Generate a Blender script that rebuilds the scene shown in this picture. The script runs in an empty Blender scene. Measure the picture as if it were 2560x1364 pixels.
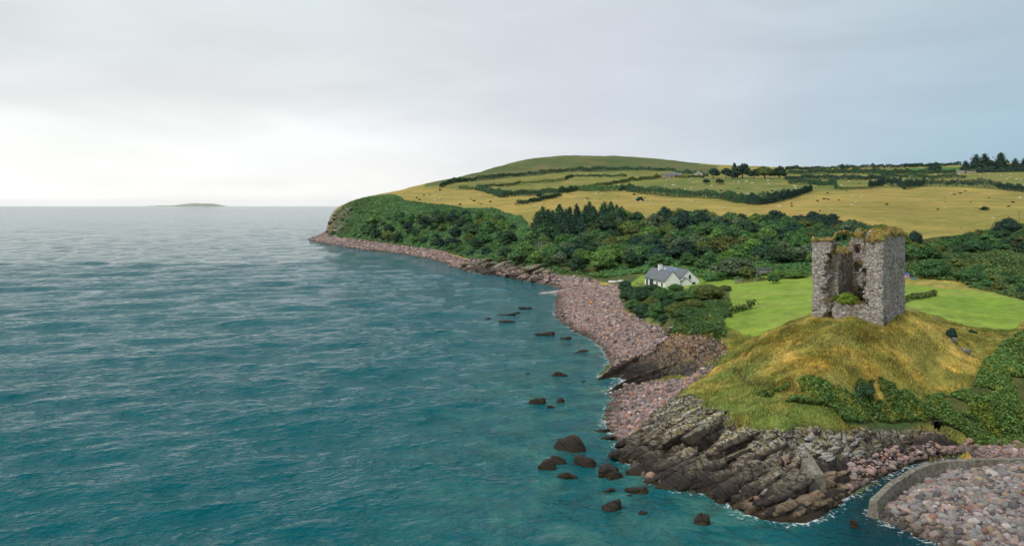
import bpy, bmesh, math, random
import numpy as np
from mathutils import Vector, Matrix, noise as mnoise

SC = bpy.context.scene
COL = SC.collection
R = math.radians
# ---------------------------------------------------------------- camera
H = 30.0            # drone height above the sea, metres
FPX = 2000.0        # focal length in pixels of the 2560 px wide photograph
HORY, CX = 513.0, 1280.0
cd = bpy.data.cameras.new('camera'); cam = bpy.data.objects.new('camera', cd); COL.objects.link(cam)
cam.location = (0, 0, H); cam.rotation_euler = (R(90), 0, 0)
cd.sensor_fit = 'HORIZONTAL'; cd.sensor_width = 36; cd.lens = 36*FPX/2560
cd.shift_y = -(682-HORY)/2560
cd.clip_start = 1; cd.clip_end = 90000
SC.camera = cam
# ---------------------------------------------------------------- view
SC.render.engine = 'CYCLES'
SC.view_settings.view_transform = 'Standard'; SC.view_settings.look = 'None'
SC.view_settings.exposure = 0.2; SC.view_settings.gamma = 1
SC.cycles.max_bounces = 5; SC.cycles.diffuse_bounces = 3; SC.cycles.glossy_bounces = 2
SC.cycles.transmission_bounces = 2; SC.cycles.transparent_max_bounces = 4; SC.cycles.volume_bounces = 1
# ---------------------------------------------------------------- node helpers
class NT:
    def __init__(s, nt): s.nt = nt; nt.nodes.clear()
    def n(s, typ, props=None, **ins):
        nd = s.nt.nodes.new('ShaderNode'+typ)
        for k, v in (props or {}).items(): setattr(nd, k, v)
        for k, v in ins.items(): s.put(nd, k, v)
        return nd
    def put(s, nd, k, v):
        k2 = int(k[1:]) if k[0] == 'i' and k[1:].isdigit() else k.replace('_', ' ')
        sock = nd.inputs[k2]
        if isinstance(v, tuple) and len(v) == 2 and hasattr(v[0], 'outputs'): s.nt.links.new(v[0].outputs[v[1]], sock)
        elif hasattr(v, 'outputs'): s.nt.links.new(v.outputs[0], sock)
        else:
            if isinstance(v, (tuple, list)) and len(v) == 3 and sock.type == 'RGBA': v = (*v, 1)
            sock.default_value = v
    def math(s, op, a, b=0.0, c=None, clamp=False):
        nd = s.n('Math', {'operation': op, 'use_clamp': clamp}, i0=a, i1=b)
        if c is not None: s.put(nd, 'i2', c)
        return nd
    def mix(s, f, a, b, mode='MIX'):
        nd = s.n('Mix', {'data_type': 'RGBA', 'blend_type': mode, 'clamp_factor': True})
        s.put(nd, 'i0', f); s.put(nd, 'i6', a); s.put(nd, 'i7', b)
        return (nd, 2)
    def ramp(s, f, stops, interp='LINEAR'):
        nd = s.n('ValToRGB'); cr = nd.color_ramp; cr.interpolation = interp
        while len(cr.elements) > 1: cr.elements.remove(cr.elements[-1])
        for i, (p, c) in enumerate(stops):
            e = cr.elements[0] if i == 0 else cr.elements.new(p)
            e.position = p
            e.color = (*c, 1) if isinstance(c, (tuple, list)) else (c, c, c, 1)
        s.put(nd, 'Fac', f); return nd
    def noise(s, vec, scale, detail=4, rough=.55, dist=0.0):
        nd = s.n('TexNoise', None, Scale=scale, Detail=detail, Roughness=rough, Distortion=dist)
        if vec is not None: s.put(nd, 'Vector', vec)
        return nd
def lin(r, g, b):
    f = lambda c: (c/255/12.92) if c/255 <= .04045 else ((c/255+.055)/1.055)**2.4
    return (f(r), f(g), f(b))
# ---------------------------------------------------------------- world: clear-sky texture under a thick, uneven overcast
SUN_EL, SUN_AZ = 48.0, -62.0           # azimuth from +Y (view direction), negative = left
w = bpy.data.worlds.new('World'); SC.world = w; w.use_nodes = True
k = NT(w.node_tree)
tc = k.n('TexCoord'); dv = k.n('SeparateXYZ', None, Vector=(tc, 'Generated'))
sky = k.n('TexSky', {'sky_type': 'NISHITA', 'sun_disc': False, 'sun_elevation': R(SUN_EL), 'sun_rotation': R(SUN_AZ)})
el = k.math('MAXIMUM', (dv, 'Z'), 0.0)
wob = k.noise(k.n('Mapping', {'vector_type': 'POINT'}, Vector=(tc, 'Generated'), Scale=(2.2, 2.2, 9)), 1.3, 5, .5)
el2 = k.math('ADD', el, k.math('MULTIPLY', k.math('SUBTRACT', (wob, 0), .5), .10))
el2 = k.math('MAXIMUM', el2, 0.0)
els = k.math('MULTIPLY', el2, 3.0)
rl = k.ramp(els, [(0, (.88, .87, .845)), (.08, (.87, .858, .832)), (.15, (.82, .818, .80)), (.24, (.79, .80, .785)), (.36, (.69, .705, .70)), (.55, (.60, .625, .63)), (.8, (.56, .60, .61)), (1, (.54, .58, .60))])
rm = k.ramp(els, [(0, (.72, .735, .75)), (.12, (.62, .64, .675)), (.35, (.555, .58, .63)), (.6, (.535, .56, .605)), (.85, (.52, .55, .585)), (1, (.50, .53, .57))])
rr = k.ramp(els, [(0, (.25, .40, .50)), (.2, (.29, .42, .515)), (.45, (.35, .45, .525)), (.7, (.375, .46, .52)), (1, (.43, .48, .53))])
xw = k.math('ADD', (dv, 'X'), k.math('MULTIPLY', k.math('SUBTRACT', (wob, 0), .5), .16))
f1 = k.n('MapRange', {'interpolation_type': 'SMOOTHSTEP'}, Value=xw, From_Min=-.36, From_Max=.12)
f2 = k.n('MapRange', {'interpolation_type': 'SMOOTHSTEP'}, Value=xw, From_Min=.02, From_Max=.58)
c = k.mix(f1, rl, rm); c = k.mix(f2, c, rr)
cl = k.noise(k.n('Mapping', None, Vector=(tc, 'Generated'), Scale=(1.2, 1.2, 5.5), Location=(3, 1, 2)), 2.4, 7, .55, .35)
clf = k.n('MapRange', None, Value=(cl, 0), From_Min=.25, From_Max=.75, To_Min=.90, To_Max=1.09)
c = k.mix(1.0, c, clf, 'MULTIPLY')
c = k.mix(1.0, c, (11.3, 11.3, 11.3), 'MULTIPLY')
c[0].clamp_result = False
c = k.mix(.94, sky, c)
bg = k.n('Background', None, Color=c, Strength=.1)
k.n('OutputWorld', None, Surface=bg)
# ---------------------------------------------------------------- sun through the cloud
sl = bpy.data.lights.new('sun', 'SUN'); sun = bpy.data.objects.new('sun', sl); COL.objects.link(sun)
sl.energy = 1.6; sl.angle = R(14); sl.color = (1, .95, .87)
az, e_ = R(SUN_AZ), R(SUN_EL)
sdir = Vector((-.50, -.42, .76)).normalized()
sun.rotation_euler = (-sdir).to_track_quat('-Z', 'Y').to_euler()
sky.sun_elevation = math.asin(sdir.z); sky.sun_rotation = math.atan2(sdir.x, sdir.y)
# ---------------------------------------------------------------- mesh helpers
def mesh_np(name, V, F, smooth=True):
    """V (n,3), F (m,k) -> mesh"""
    V = np.ascontiguousarray(V, dtype=np.float32); F = np.ascontiguousarray(F, dtype=np.int32)
    me = bpy.data.meshes.new(name)
    me.vertices.add(len(V)); me.vertices.foreach_set('co', V.ravel())
    m, kk = F.shape
    me.loops.add(m*kk); me.loops.foreach_set('vertex_index', F.ravel())
    me.polygons.add(m); me.polygons.foreach_set('loop_start', np.arange(0, m*kk, kk, dtype=np.int32))
    me.update(calc_edges=True)
    me.polygons.foreach_set('use_smooth', np.full(m, smooth, dtype=bool))
    return me
def set_col(me, C, name='Col'):
    a = me.attributes.new(name, 'FLOAT_COLOR', 'POINT')
    if C.shape[1] == 3: C = np.concatenate([C, np.ones((len(C), 1))], 1)
    a.data.foreach_set('color', np.ascontiguousarray(C, dtype=np.float32).ravel())
def link(name, me, m=None, parent=None, **props):
    o = bpy.data.objects.new(name, me); COL.objects.link(o)
    if m is not None and me is not None and not len(me.materials): me.materials.append(m)
    if parent is not None: o.parent = parent
    for a, b in props.items():
        if b is not None: o[a] = b
    return o
def thing(name, label, cat, loc=(0, 0, 0), rz=0.0, group=None, me=None, m=None):
    o = link(name, me, m, label=label, category=cat, group=group)
    o.location = loc; o.rotation_euler = (0, 0, rz)
    return o
class MB:
    """collects boxes, tubes, prisms into one mesh"""
    def __init__(s): s.v = []; s.f = []
    def add(s, vs, fs):
        o = len(s.v); s.v += [tuple(p) for p in vs]; s.f += [[i+o for i in f] for f in fs]; return s
    def box(s, a, b, M=None):
        (x0, y0, z0), (x1, y1, z1) = a, b
        vs = [Vector(p) for p in ((x0,y0,z0),(x1,y0,z0),(x1,y1,z0),(x0,y1,z0),(x0,y0,z1),(x1,y0,z1),(x1,y1,z1),(x0,y1,z1))]
        if M is not None: vs = [M @ p for p in vs]
        return s.add(vs, [[0,3,2,1],[4,5,6,7],[0,1,5,4],[1,2,6,5],[2,3,7,6],[3,0,4,7]])
    def tube(s, pts, rads, n=8, cap=True):
        pts = [Vector(p) for p in pts]
        if not isinstance(rads, (list, tuple)): rads = [rads]*len(pts)
        o = len(s.v); rings = []
        for i, p in enumerate(pts):
            d = (pts[min(i+1, len(pts)-1)]-pts[max(i-1, 0)]).normalized()
            a = d.cross(Vector((0, 0, 1)) if abs(d.z) < .95 else Vector((1, 0, 0))).normalized(); b = a.cross(d)
            rings.append([o+i*n+j for j in range(n)])
            s.v += [tuple(p+(a*math.cos(2*math.pi*j/n)+b*math.sin(2*math.pi*j/n))*rads[i]) for j in range(n)]
        for i in range(len(pts)-1):
            for j in range(n): s.f.append([rings[i][j], rings[i+1][j], rings[i+1][(j+1) % n], rings[i][(j+1) % n]])
        if cap: s.f.append(rings[0]); s.f.append(rings[-1][::-1])
        return s
    def prism(s, poly, a, b, axis):
        """poly of 2D points extruded along axis from a to b; axis 'x': (y,z) 'y': (x,z) 'z': (x,y)"""
        n = len(poly); mk = {'x': lambda p, t: (t, p[0], p[1]), 'y': lambda p, t: (p[0], t, p[1]), 'z': lambda p, t: (p[0], p[1], t)}[axis]
        vs = [mk(p, a) for p in poly]+[mk(p, b) for p in poly]
        return s.add(vs, [list(range(n))[::-1], list(range(n, 2*n))]+[[i, (i+1) % n, n+(i+1) % n, n+i] for i in range(n)])
    def build(s, name, m=None, parent=None, bevel=0, smooth=False, **props):
        me = bpy.data.meshes.new(name); me.from_pydata(s.v, [], s.f)
        bm = bmesh.new(); bm.from_mesh(me); bmesh.ops.recalc_face_normals(bm, faces=bm.faces)
        if bevel: bmesh.ops.bevel(bm, geom=list(bm.edges), offset=bevel, segments=2, affect='EDGES', profile=.6)
        bm.to_mesh(me); bm.free()
        if smooth:
            for p in me.polygons: p.use_smooth = True
        return link(name, me, m, parent, **props)
# ---------------------------------------------------------------- numpy noise
def _h(ix, iy, iz, seed):
    n = (ix.astype(np.int64)*374761393 + iy.astype(np.int64)*668265263 + iz*2147483647 + seed*974634677) & 0xffffffff
    n = ((n ^ (n >> 13))*1274126177) & 0xffffffff
    n = ((n ^ (n >> 16))*2246822519) & 0xffffffff
    return ((n ^ (n >> 15)) & 0xffffff)/float(0xffffff)
def vn2(x, y, seed=0):
    ix = np.floor(x); iy = np.floor(y); fx = x-ix; fy = y-iy
    fx = fx*fx*(3-2*fx); fy = fy*fy*(3-2*fy); z = 0
    a = _h(ix, iy, z, seed); b = _h(ix+1, iy, z, seed); c = _h(ix, iy+1, z, seed); d = _h(ix+1, iy+1, z, seed)
    return (a*(1-fx)+b*fx)*(1-fy)+(c*(1-fx)+d*fx)*fy
def fbm2(x, y, seed=0, oct=4, g=.5):
    s = 0; a = 1; t = 0
    for i in range(oct):
        s = s+a*vn2(x*2**i+17.3*i, y*2**i-9.1*i, seed+i); t += a; a *= g
    return s/t-.5
def vn3(p, seed=0):
    i = np.floor(p); f = p-i; f = f*f*(3-2*f)
    r = 0
    for dx in (0, 1):
        for dy in (0, 1):
            for dz in (0, 1):
                w_ = (f[:, 0] if dx else 1-f[:, 0])*(f[:, 1] if dy else 1-f[:, 1])*(f[:, 2] if dz else 1-f[:, 2])
                r = r+w_*_h(i[:, 0]+dx, i[:, 1]+dy, (i[:, 2]+dz).astype(np.int64), seed)
    return r
def fbm3(p, seed=0, oct=4, g=.5):
    s = 0; a = 1; t = 0
    for i in range(oct):
        s = s+a*vn3(p*2**i+13.7*i, seed+i); t += a; a *= g
    return s/t-.5
def inpoly(x, y, poly):
    r = np.zeros(np.shape(x), bool); n = len(poly)
    for i in range(n):
        x0, y0 = poly[i]; x1, y1 = poly[(i+1) % n]
        if y0 == y1: continue
        c_ = ((y0 > y) != (y1 > y)) & (x < (x1-x0)*(y-y0)/(y1-y0)+x0)
        r ^= c_
    return r
def smooth01(x): x = np.clip(x, 0, 1); return x*x*(3-2*x)
# ================================================================ TERRAIN
# control points come from the survey of the photograph: image column, image row, and height z or distance Y
def Wz(px, py, z):
    Y = (H-z)*FPX/(py-HORY); return ((px-CX)/FPX, math.log(Y), z)
def WY(px, py, Y): return ((px-CX)/FPX, math.log(Y), H-(py-HORY)*Y/FPX)
COAST = [(768,597),(775,601),(830,613),(900,623),(960,629),(1000,633),(1050,642),(1100,651),(1132,661),(1128,668),(1150,670),(1165,677),(1200,684),
 (1250,689),(1300,697),(1340,705),(1390,713),(1405,719),(1398,728),(1372,733),(1398,739),(1400,748),(1392,762),(1400,772),(1388,783),(1398,796),(1418,810),(1440,828),
 (1468,840),(1490,850),(1503,868),(1518,886),(1530,905),(1522,922),(1500,940),(1525,944),(1556,950),(1545,964),(1518,978),(1540,986),(1545,1000),
 (1528,1024),(1515,1055),(1520,1075),(1540,1088),(1552,1110),(1553,1135),(1580,1158),(1620,1178),(1640,1203),(1680,1216),(1740,1226),
 (1800,1236),(1830,1262),(1880,1286),(1960,1301),(2010,1303),(2060,1284),(2092,1258),(2120,1240),(2156,1217),(2200,1192),(2255,1167),(2320,1147),(2420,1130),(2428,1137),(2400,1158),(2330,1180),(2286,1204),(2259,1222),(2226,1246),(2186,1284),(2205,1292),(2218,1302),(2245,1313),(2290,1332),(2350,1356),(2400,1385),(2480,1440)]
cw = [Wz(a, b, 0)[:2] for a, b in COAST]
far = [(-178, 760), (-172, 900), (-165, 1100), (-150, 1400), (-120, 1800), (100, 2700)]
landpoly = cw+[(.62, math.log(44)), (.95, math.log(44)), (.95, math.log(3400)), (0.03, math.log(3400))]+[(x/y, math.log(y)) for x, y in far[::-1]]
C = []
def densify(pts, step=.012):
    out = []
    for (a, b) in zip(pts[:-1], pts[1:]):
        d = math.hypot(b[0]-a[0], b[1]-a[1]); n = max(1, int(d/step))
        for i in range(n): t = i/n; out.append(tuple(a[j]+(b[j]-a[j])*t for j in range(len(a))))
    return out+[pts[-1]]
C += densify([(a, b, .0) for a, b in cw], .018)
C += [(x/y, math.log(y), 0) for x, y in far]
L = lambda *p: C.extend(densify([Wz(*q) for q in p], .02))
LY = lambda *p: C.extend(densify([WY(*q) for q in p], .02))
# front cliff: lip of the turf, foot of the rock, shelf
LIP = [(1690,985,118),(1740,960,112),(1800,1000,103),(1850,1042,94),(1950,1055,91),(2090,1066,91),(2200,1068,96),(2330,1066,99),(2420,1088,99),(2560,1108,100.5),(2700,1120,101)]
LY(*LIP)
L((1600,1085,1.6),(1660,1120,1.6),(1700,1150,1.2),(1850,1152,1.5),(2000,1172,1.5),(2100,1180,1.1),(2200,1142,1.2),(2330,1118,1.1),(2420,1140,.5))
L((1640,1050,3.2),(1700,1060,4.0),(1760,1070,4.6))
L((1800,1200,.9),(1900,1240,.9),(1980,1262,.8),(2030,1250,.7))
# mound round the tower
for q in [(1860,935,6.5),(2000,1000,6.6),(2000,930,9.0),(2200,1000,5.6),(2200,930,8.8),(2350,960,6.0),(2350,880,9.0),(2450,900,6.8),(1830,960,5.7),(1930,1000,6.2)]: C.append(Wz(*q))
for q in [(2028,792,122.7),(2100,815,114.5),(2190,812,116),(2190,830,112),(2258,778,124),(2100,790,128),(2160,790,124),(2285,790,121),(2325,812,124),(1960,850,118),(1900,890,115),
          (2400,850,126),(1890,845,138),(1960,815,136),(2020,788,135),(1840,868,130)]: C.append(WY(*q))
# lawns and the garden level
for q in [(1815,802,165),(1900,800,150),(1900,750,190),(1835,712,232),(1930,700,232),(2020,692,232),(2020,740,190),(2265,712,228),(2290,750,168),(2350,790,150),(2500,822,146),(2480,770,175),
          (2560,760,176),(2430,720,215),(2650,800,150),(2100,690,228),(2200,700,226),(2150,740,180)]: C.append(WY(*q))
# right-hand bank
for q in [(2560,850,126),(2450,950,108),(2560,950,110),(2480,1010,103),(2560,1030,105),(2700,950,112),(2700,820,140),(2900,900,120),(2800,1050,104),(2430,860,128)]: C.append(WY(*q))
# shingle bank lower right
for q in [(2235,1270,.9),(2310,1222,1.3),(2410,1182,1.4),(2560,1165,1.5),(2400,1260,1.5),(2560,1250,1.8),(2400,1340,.5),(2560,1364,1.3),(2700,1250,2),(2700,1400,1.4),(2560,1440,.7),(3100,1300,2)]: C.append(Wz(*q))
L((2440,1124,.5),(2560,1126,.6))
# cove: earth cliff, pocket beach, ledges
L((1685,828,6.3),(1740,830,6.6),(1800,846,7.0),(1822,870,6.8),(1800,905,6.0),(1765,940,5.2))
L((1600,905,1.6),(1680,918,1.8),(1760,920,2.6),(1785,900,3.2))
L((1600,985,1.3),(1680,960,1.7),(1745,935,2.6))
L((1570,880,1.5),(1640,875,2.6),(1672,850,3.6))
# boulder beach below the bushes
L((1672,842,3.9),(1650,815,3.9),(1600,795,3.7),(1560,775,3.5),(1548,745,3.5),(1535,712,3.6))
L((1470,720,2.4),(1450,760,1.9),(1490,800,1.9),(1560,840,2.2),(1440,740,1.9))
L((1690,806,7.0),(1650,775,6.2),(1610,742,5.8),(1585,718,5.2),(1570,700,4.6))
L((1760,770,7.0),(1700,735,6.6),(1640,716,5.2))
for q in [(1620,716,252),(1680,713,250),(1740,706,250),(1700,690,275),(1820,720,225),(1830,690,260)]: C.append(WY(*q))
# rocky shore beyond the slipway
L((1500,700,2.6),(1440,690,2.6),(1380,684,3),(1300,672,3),(1240,660,3.2),(1190,650,3.2))
LY((1480,690,292),(1400,672,318),(1300,655,355),(1240,645,385))
# spit beach top and green bank behind
L((1180,643,3.2),(1100,627,3.0),(1000,614,2.8),(900,601,2.8),(830,590,2.6),(800,592,1.6))
LY((818,578,745),(838,545,752),(842,528,760),(870,507,790),(900,496,900),(980,482,1000),(1070,466,1150),(1130,448,1200),(1200,430,1260),(1300,403,1420),(1400,395,1500),(1490,391.5,1520),(1600,396,1530),(1700,404,1540),(1800,414,1550))
LY((845,560,735),(900,560,665),(1000,570,590),(1100,580,530),(1200,590,470),(1300,600,420))
LY((1000,512,730),(1100,515,690),(1200,530,630),(1300,540,580))
LY((1060,490,830),(1150,500,740),(1250,500,720),(1300,515,640))
# woods
for q in [(1380,590,445),(1500,590,440),(1500,650,335),(1600,620,370),(1700,660,292),(1800,640,320),(1900,680,256),(1700,570,440),(1900,560,430),(1600,560,470),(1900,600,350),(2100,640,285),(2050,580,390),(1420,560,500)]: C.append(WY(*q))
# fields
for q in [(1500,520,540),(1400,520,560),(1650,505,600),(1800,515,540),(1850,520,520),(1950,520,510),(2000,535,470),(2100,553,430),(2200,575,400),(2300,588,385),(2500,570,415),(2560,545,430),
          (2100,500,560),(2300,500,560),(2500,500,560),(2650,540,440),(2300,540,470),
          (2030,478,660),(2180,472,690),(2300,468,700),(2450,470,700),(2560,480,680),
          (1300,490,790),(1400,484,790),(1500,478,760),(1600,482,720),(1700,491,670),(1850,507,580),
          (1440,476,840),(1560,458,900),(1640,447,930),(1700,447,930),(1800,455,860),(1900,470,760),(1800,480,720),
          (1300,462,960),(1420,452,980),(1560,443,1000),(1165,456,1050),(1300,442,1120),(1434,430,1150),(1560,427,1170),(1690,428,1150),
          (1760,436,1080),(1850,440,1030),(1950,442,990),(2000,455,860),(2100,452,880),(2250,450,900),(2400,446,920),(2560,444,930),
          (2000,432,1120),(2150,430,1150),(2300,427,1180),(2450,430,1120),(2560,425,1160),(1970,425,1400),(2100,422,1450),(2260,418,1480),(2400,413,1500),(2560,408,1550),(2800,405,1550),
          (2900,440,930),(2900,500,560),(2900,600,300),(2900,700,200),
          (1500,410,1300),(1350,425,1250),(1650,415,1320)]: C.append(WY(*q))
for q in [(2262,640,262),(2400,640,255),(2500,640,255),(2560,625,270),(2300,610,320),(2420,680,232),(2560,700,215),(2500,600,320)]: C.append(WY(*q))
for u_, y_, z_ in [(.15, 2400, 60), (.4, 2400, 90), (.7, 2400, 100), (0, 2000, 80), (.9, 1600, 95), (.2, 1900, 110), (.95, 3200, 60), (.3, 3200, 40)]: C.append((u_, math.log(y_), z_))
C = np.array(C)
# drop near-duplicates
keep = []
for i in range(len(C)):
    if all(abs(C[i, 0]-C[j, 0])+abs(C[i, 1]-C[j, 1]) > .004 for j in keep): keep.append(i)
C = C[keep]
A = np.sqrt(((C[:, None, :2]-C[None, :, :2])**2).sum(2)); n_ = len(C)
Pm = np.c_[np.ones(n_), C[:, :2]]
scale_ = np.exp(C[:, 1])                      # interpolate height / distance: evens out the scales
M_ = np.block([[A-1e-4*np.eye(n_), Pm], [Pm.T, np.zeros((3, 3))]])
wts = np.linalg.solve(M_, np.r_[C[:, 2]/scale_, 0, 0, 0])
def rbf(U, LYv):
    out = np.empty(U.size, np.float64); U = U.ravel(); LYv = LYv.ravel()
    Wf = wts[:n_].astype(np.float32); c0 = C[:, 0].astype(np.float32); c1 = C[:, 1].astype(np.float32)
    for i in range(0, U.size, 20000):
        du = U[i:i+20000, None].astype(np.float32)-c0; dl = LYv[i:i+20000, None].astype(np.float32)-c1
        d = np.sqrt(du*du+dl*dl)
        out[i:i+20000] = d @ Wf+wts[n_]+wts[n_+1]*U[i:i+20000]+wts[n_+2]*LYv[i:i+20000]
    return out
def coastdist(U, LYv, segs):
    d2 = np.full(U.size, 9.0, np.float32); U = U.ravel().astype(np.float32); LYv = LYv.ravel().astype(np.float32)
    for (a, b) in segs:
        ex, ey = b[0]-a[0], b[1]-a[1]; l2 = ex*ex+ey*ey+1e-12
        t = np.clip(((U-a[0])*ex+(LYv-a[1])*ey)/l2, 0, 1)
        d2 = np.minimum(d2, (U-a[0]-t*ex)**2+(LYv-a[1]-t*ey)**2)
    return np.sqrt(d2)
SEGS = list(zip(landpoly[:-1], landpoly[1:]))
SEGS = [s_ for s_ in SEGS if s_[0][0] < .9]
U0, U1, L0, L1 = -.30, .90, math.log(46), math.log(3300)
NU, NL = 481, 601
gu = np.linspace(U0, U1, NU); gl = np.linspace(L0, L1, NL)
GL, GU = np.meshgrid(gl, gu, indexing='ij')
zc = (rbf(GU, GL).reshape(NL, NU))*np.exp(GL)
dist = coastdist(GU, GL, SEGS).reshape(NL, NU)*np.exp(GL)
inside = inpoly(GU.ravel(), GL.ravel(), landpoly).reshape(NL, NU)
def up(a):      # bilinear x2
    b = np.empty((2*a.shape[0]-1, a.shape[1])); b[::2] = a; b[1::2] = (a[1:]+a[:-1])/2
    c_ = np.empty((b.shape[0], 2*b.shape[1]-1)); c_[:, ::2] = b; c_[:, 1::2] = (b[:, 1:]+b[:, :-1])/2
    return c_
sd = np.where(inside, dist, -dist)
zc = up(zc); sd = up(sd); NU = 2*NU-1; NL = 2*NL-1
gu = np.linspace(U0, U1, NU); gl = np.linspace(L0, L1, NL); GL, GU = np.meshgrid(gl, gu, indexing='ij')
GY = np.exp(GL); GX = GU*GY
zland = np.maximum(zc, np.minimum(.05*np.maximum(sd, 0), 1.0))
zsea = np.maximum(.22*sd, -7)
Z = np.where(sd >= 0, zland, zsea)
Zs = Z.copy()                                  # smooth terrain, before relief
def grid_at(arr, X, Y):
    X = np.asarray(X, float); Y = np.asarray(Y, float)
    fu = np.clip((X/Y-U0)/(U1-U0)*(NU-1), 0, NU-1.001); fl = np.clip((np.log(Y)-L0)/(L1-L0)*(NL-1), 0, NL-1.001)
    i = fu.astype(int); j = fl.astype(int); a = fu-i; b = fl-j
    return (arr[j, i]*(1-a)+arr[j, i+1]*a)*(1-b)+(arr[j+1, i]*(1-a)+arr[j+1, i+1]*a)*b
def zt(X, Y): return grid_at(Z, X, Y)
def ground(px, py):
    """where the sight line of a photograph pixel meets the terrain"""
    u = (px-CX)/FPX; v = (py-HORY)/FPX
    f = (u-U0)/(U1-U0)*(NU-1); i = int(f); a = f-i
    col = Z[:, i]*(1-a)+Z[:, i+1]*a
    d = col-(H-v*np.exp(gl)); hit = np.nonzero(d >= 0)[0]
    if len(hit) and hit[0] > 0:
        j = hit[0]; t = -d[j-1]/(d[j]-d[j-1]+1e-9); l = gl[j-1]+(gl[j]-gl[j-1])*t
    else: l = gl[int(np.argmax(d))]
    Y = math.exp(l); X = u*Y
    return Vector((X, Y, float(zt(X, Y))))
def gpoly(pts): return [(p.x/p.y, math.log(p.y)) for p in (ground(*q) for q in pts)]
# relief: slope, rock ribs along the strike, hummocks
gy_, gx_ = np.gradient(Z); slope = np.hypot(gx_/(GY*(gu[1]-gu[0])), gy_/(GY*(gl[1]-gl[0])))
ROCKP = [gpoly([(1500,945),(1560,890),(1690,835),(1800,846),(1822,872),(1800,905),(1765,940),(1690,992),(1725,990),(1775,1010),(1815,1035),(1842,1070),(1950,1074),(2090,1074),(2205,1076),(2335,1074),(2440,1120),
   (2330,1150),(2210,1195),(2150,1225),(2090,1262),(2000,1308),(1880,1290),(1800,1240),(1640,1208),(1545,1140),(1580,1085),(1680,1000),(1745,935),(1700,935),(1600,960),(1520,985)]),
   gpoly([(1125,668),(1180,650),(1240,652),(1320,668),(1400,684),(1390,712),(1300,698),(1200,686)]),
   gpoly([(820,588),(835,545),(845,525),(880,520),(870,560),(845,588)])]
rockm = np.zeros_like(Z)
for P_ in ROCKP: rockm = np.maximum(rockm, inpoly(GU, GL, P_).astype(float))
rockm = rockm*(sd > -1)
def blur(a, n):
    for _ in range(n):
        a = (a+np.roll(a, 1, 0)+np.roll(a, -1, 0)+np.roll(a, 1, 1)+np.roll(a, -1, 1))/5
    return a
rocks = blur(rockm, 3)
ts, tq = GX*.93+GY*.37, -GX*.37+GY*.93         # along / across the strike of the beds
wq = tq+1.2*fbm2(ts*.15, tq*.15, 5, 3)
saw = (wq*.62+.5*vn2(ts*.12, tq*.2, 9)) % 1.0
rib = (np.where(saw < .75, saw/.75, (1-saw)/.25)-.5)*.9*(.4+vn2(ts*.10, wq*.5, 3))
rib += 1.5*fbm2(ts*.35, wq*.9, 31, 4, .6)
crk = np.floor(ts*.45+1.7*vn2(ts*.2, tq*.8, 12))
rib += (_h(crk, np.floor(wq*.9), 0, 4)-.5)*.9
amp = np.clip(GY/140, .6, 2.5)*np.clip((sd+.3)/1.5, .15, 1)
Z = Z+rocks*rib*amp*.9
grassm = (1-rocks)*smooth01((sd-1)/4)
Z = Z+grassm*(.55*fbm2(GX*.10, GY*.10, 41, 3)+.5*fbm2(GX*.45, GY*.45, 45, 3)*(GY < 160)+np.clip(GY/200-.6, 0, 4)*1.2*fbm2(GX*.02, GY*.02, 43, 3))
# zones ---------------------------------------------------------------
LAWN = [gpoly([(1822,713),(1846,708),(1930,700),(2024,691),(2060,700),(2060,775),(2030,788),(1960,812),(1892,843),(1850,832),(1808,817),(1812,800),(1828,770),(1825,740)]),
        gpoly([(2200,704),(2262,709),(2340,720),(2410,724),(2450,728),(2500,736),(2575,756),(2600,775),(2555,800),(2535,823),(2480,822),(2420,815),(2350,796),(2262,762),(2200,760)]),
        gpoly([(1572,712),(1600,690),(1740,684),(1800,688),(1846,702),(1822,716),(1755,718),(1640,724),(1600,722)]), gpoly([(1905,688),(1990,684),(2022,688),(1960,694),(1900,697)])]
lawn = np.zeros(Z.shape, bool)
for P_ in LAWN: lawn |= inpoly(GU+.002*fbm2(GX*.4, GY*.4, 77, 2), GL+.006*fbm2(GX*.3, GY*.3, 78, 2), P_)
lawnb = blur(lawn.astype(float), 6)
Z = Z*(1-lawnb)+Zs*lawnb+lawnb*.12*fbm2(GX*.08, GY*.08, 50, 2)
BEACH = [gpoly([(760,595),(820,588),(900,601),(1000,614),(1100,627),(1180,643),(1200,650),(1170,672),(1130,670),(1100,655),(900,630),(770,606)]),
         gpoly([(1395,725),(1500,712),(1545,712),(1550,745),(1562,778),(1602,797),(1652,818),(1674,844),(1640,876),(1570,890),(1535,915),(1500,870),(1400,810),(1380,760)]),
         gpoly([(1520,985),(1560,965),(1680,945),(1760,925),(1748,940),(1690,985),(1580,1085),(1555,1110),(1510,1080)]),
         gpoly([(2186,1290),(2226,1250),(2286,1208),(2330,1184),(2400,1160),(2560,1146),(2900,1150),(2900,1500),(2400,1440)]),
         gpoly([(2420,1128),(2440,1124),(2560,1126),(2760,1126),(2760,1150),(2560,1150),(2430,1150)]), gpoly([(1230,668),(1300,676),(1400,690),(1500,703),(1495,712),(1400,722),(1300,702)])]
beach = np.zeros(Z.shape, bool)
for P_ in BEACH: beach |= inpoly(GU, GL, P_)
ju, jl = 6*fbm2(GX*.02, GY*.02, 60, 3), fbm2(GX*.1, GY*.1, 61, 3)
HILL = gpoly([(1060,468),(1165,456),(1300,443),(1434,430),(1560,428),(1690,429),(1780,432),(1800,415),(1490,388),(1200,420),(1060,460)])
hill = inpoly(GU, GL, HILL+[]) | ((GL > math.log(1155)) & (GU < .235))
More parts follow.
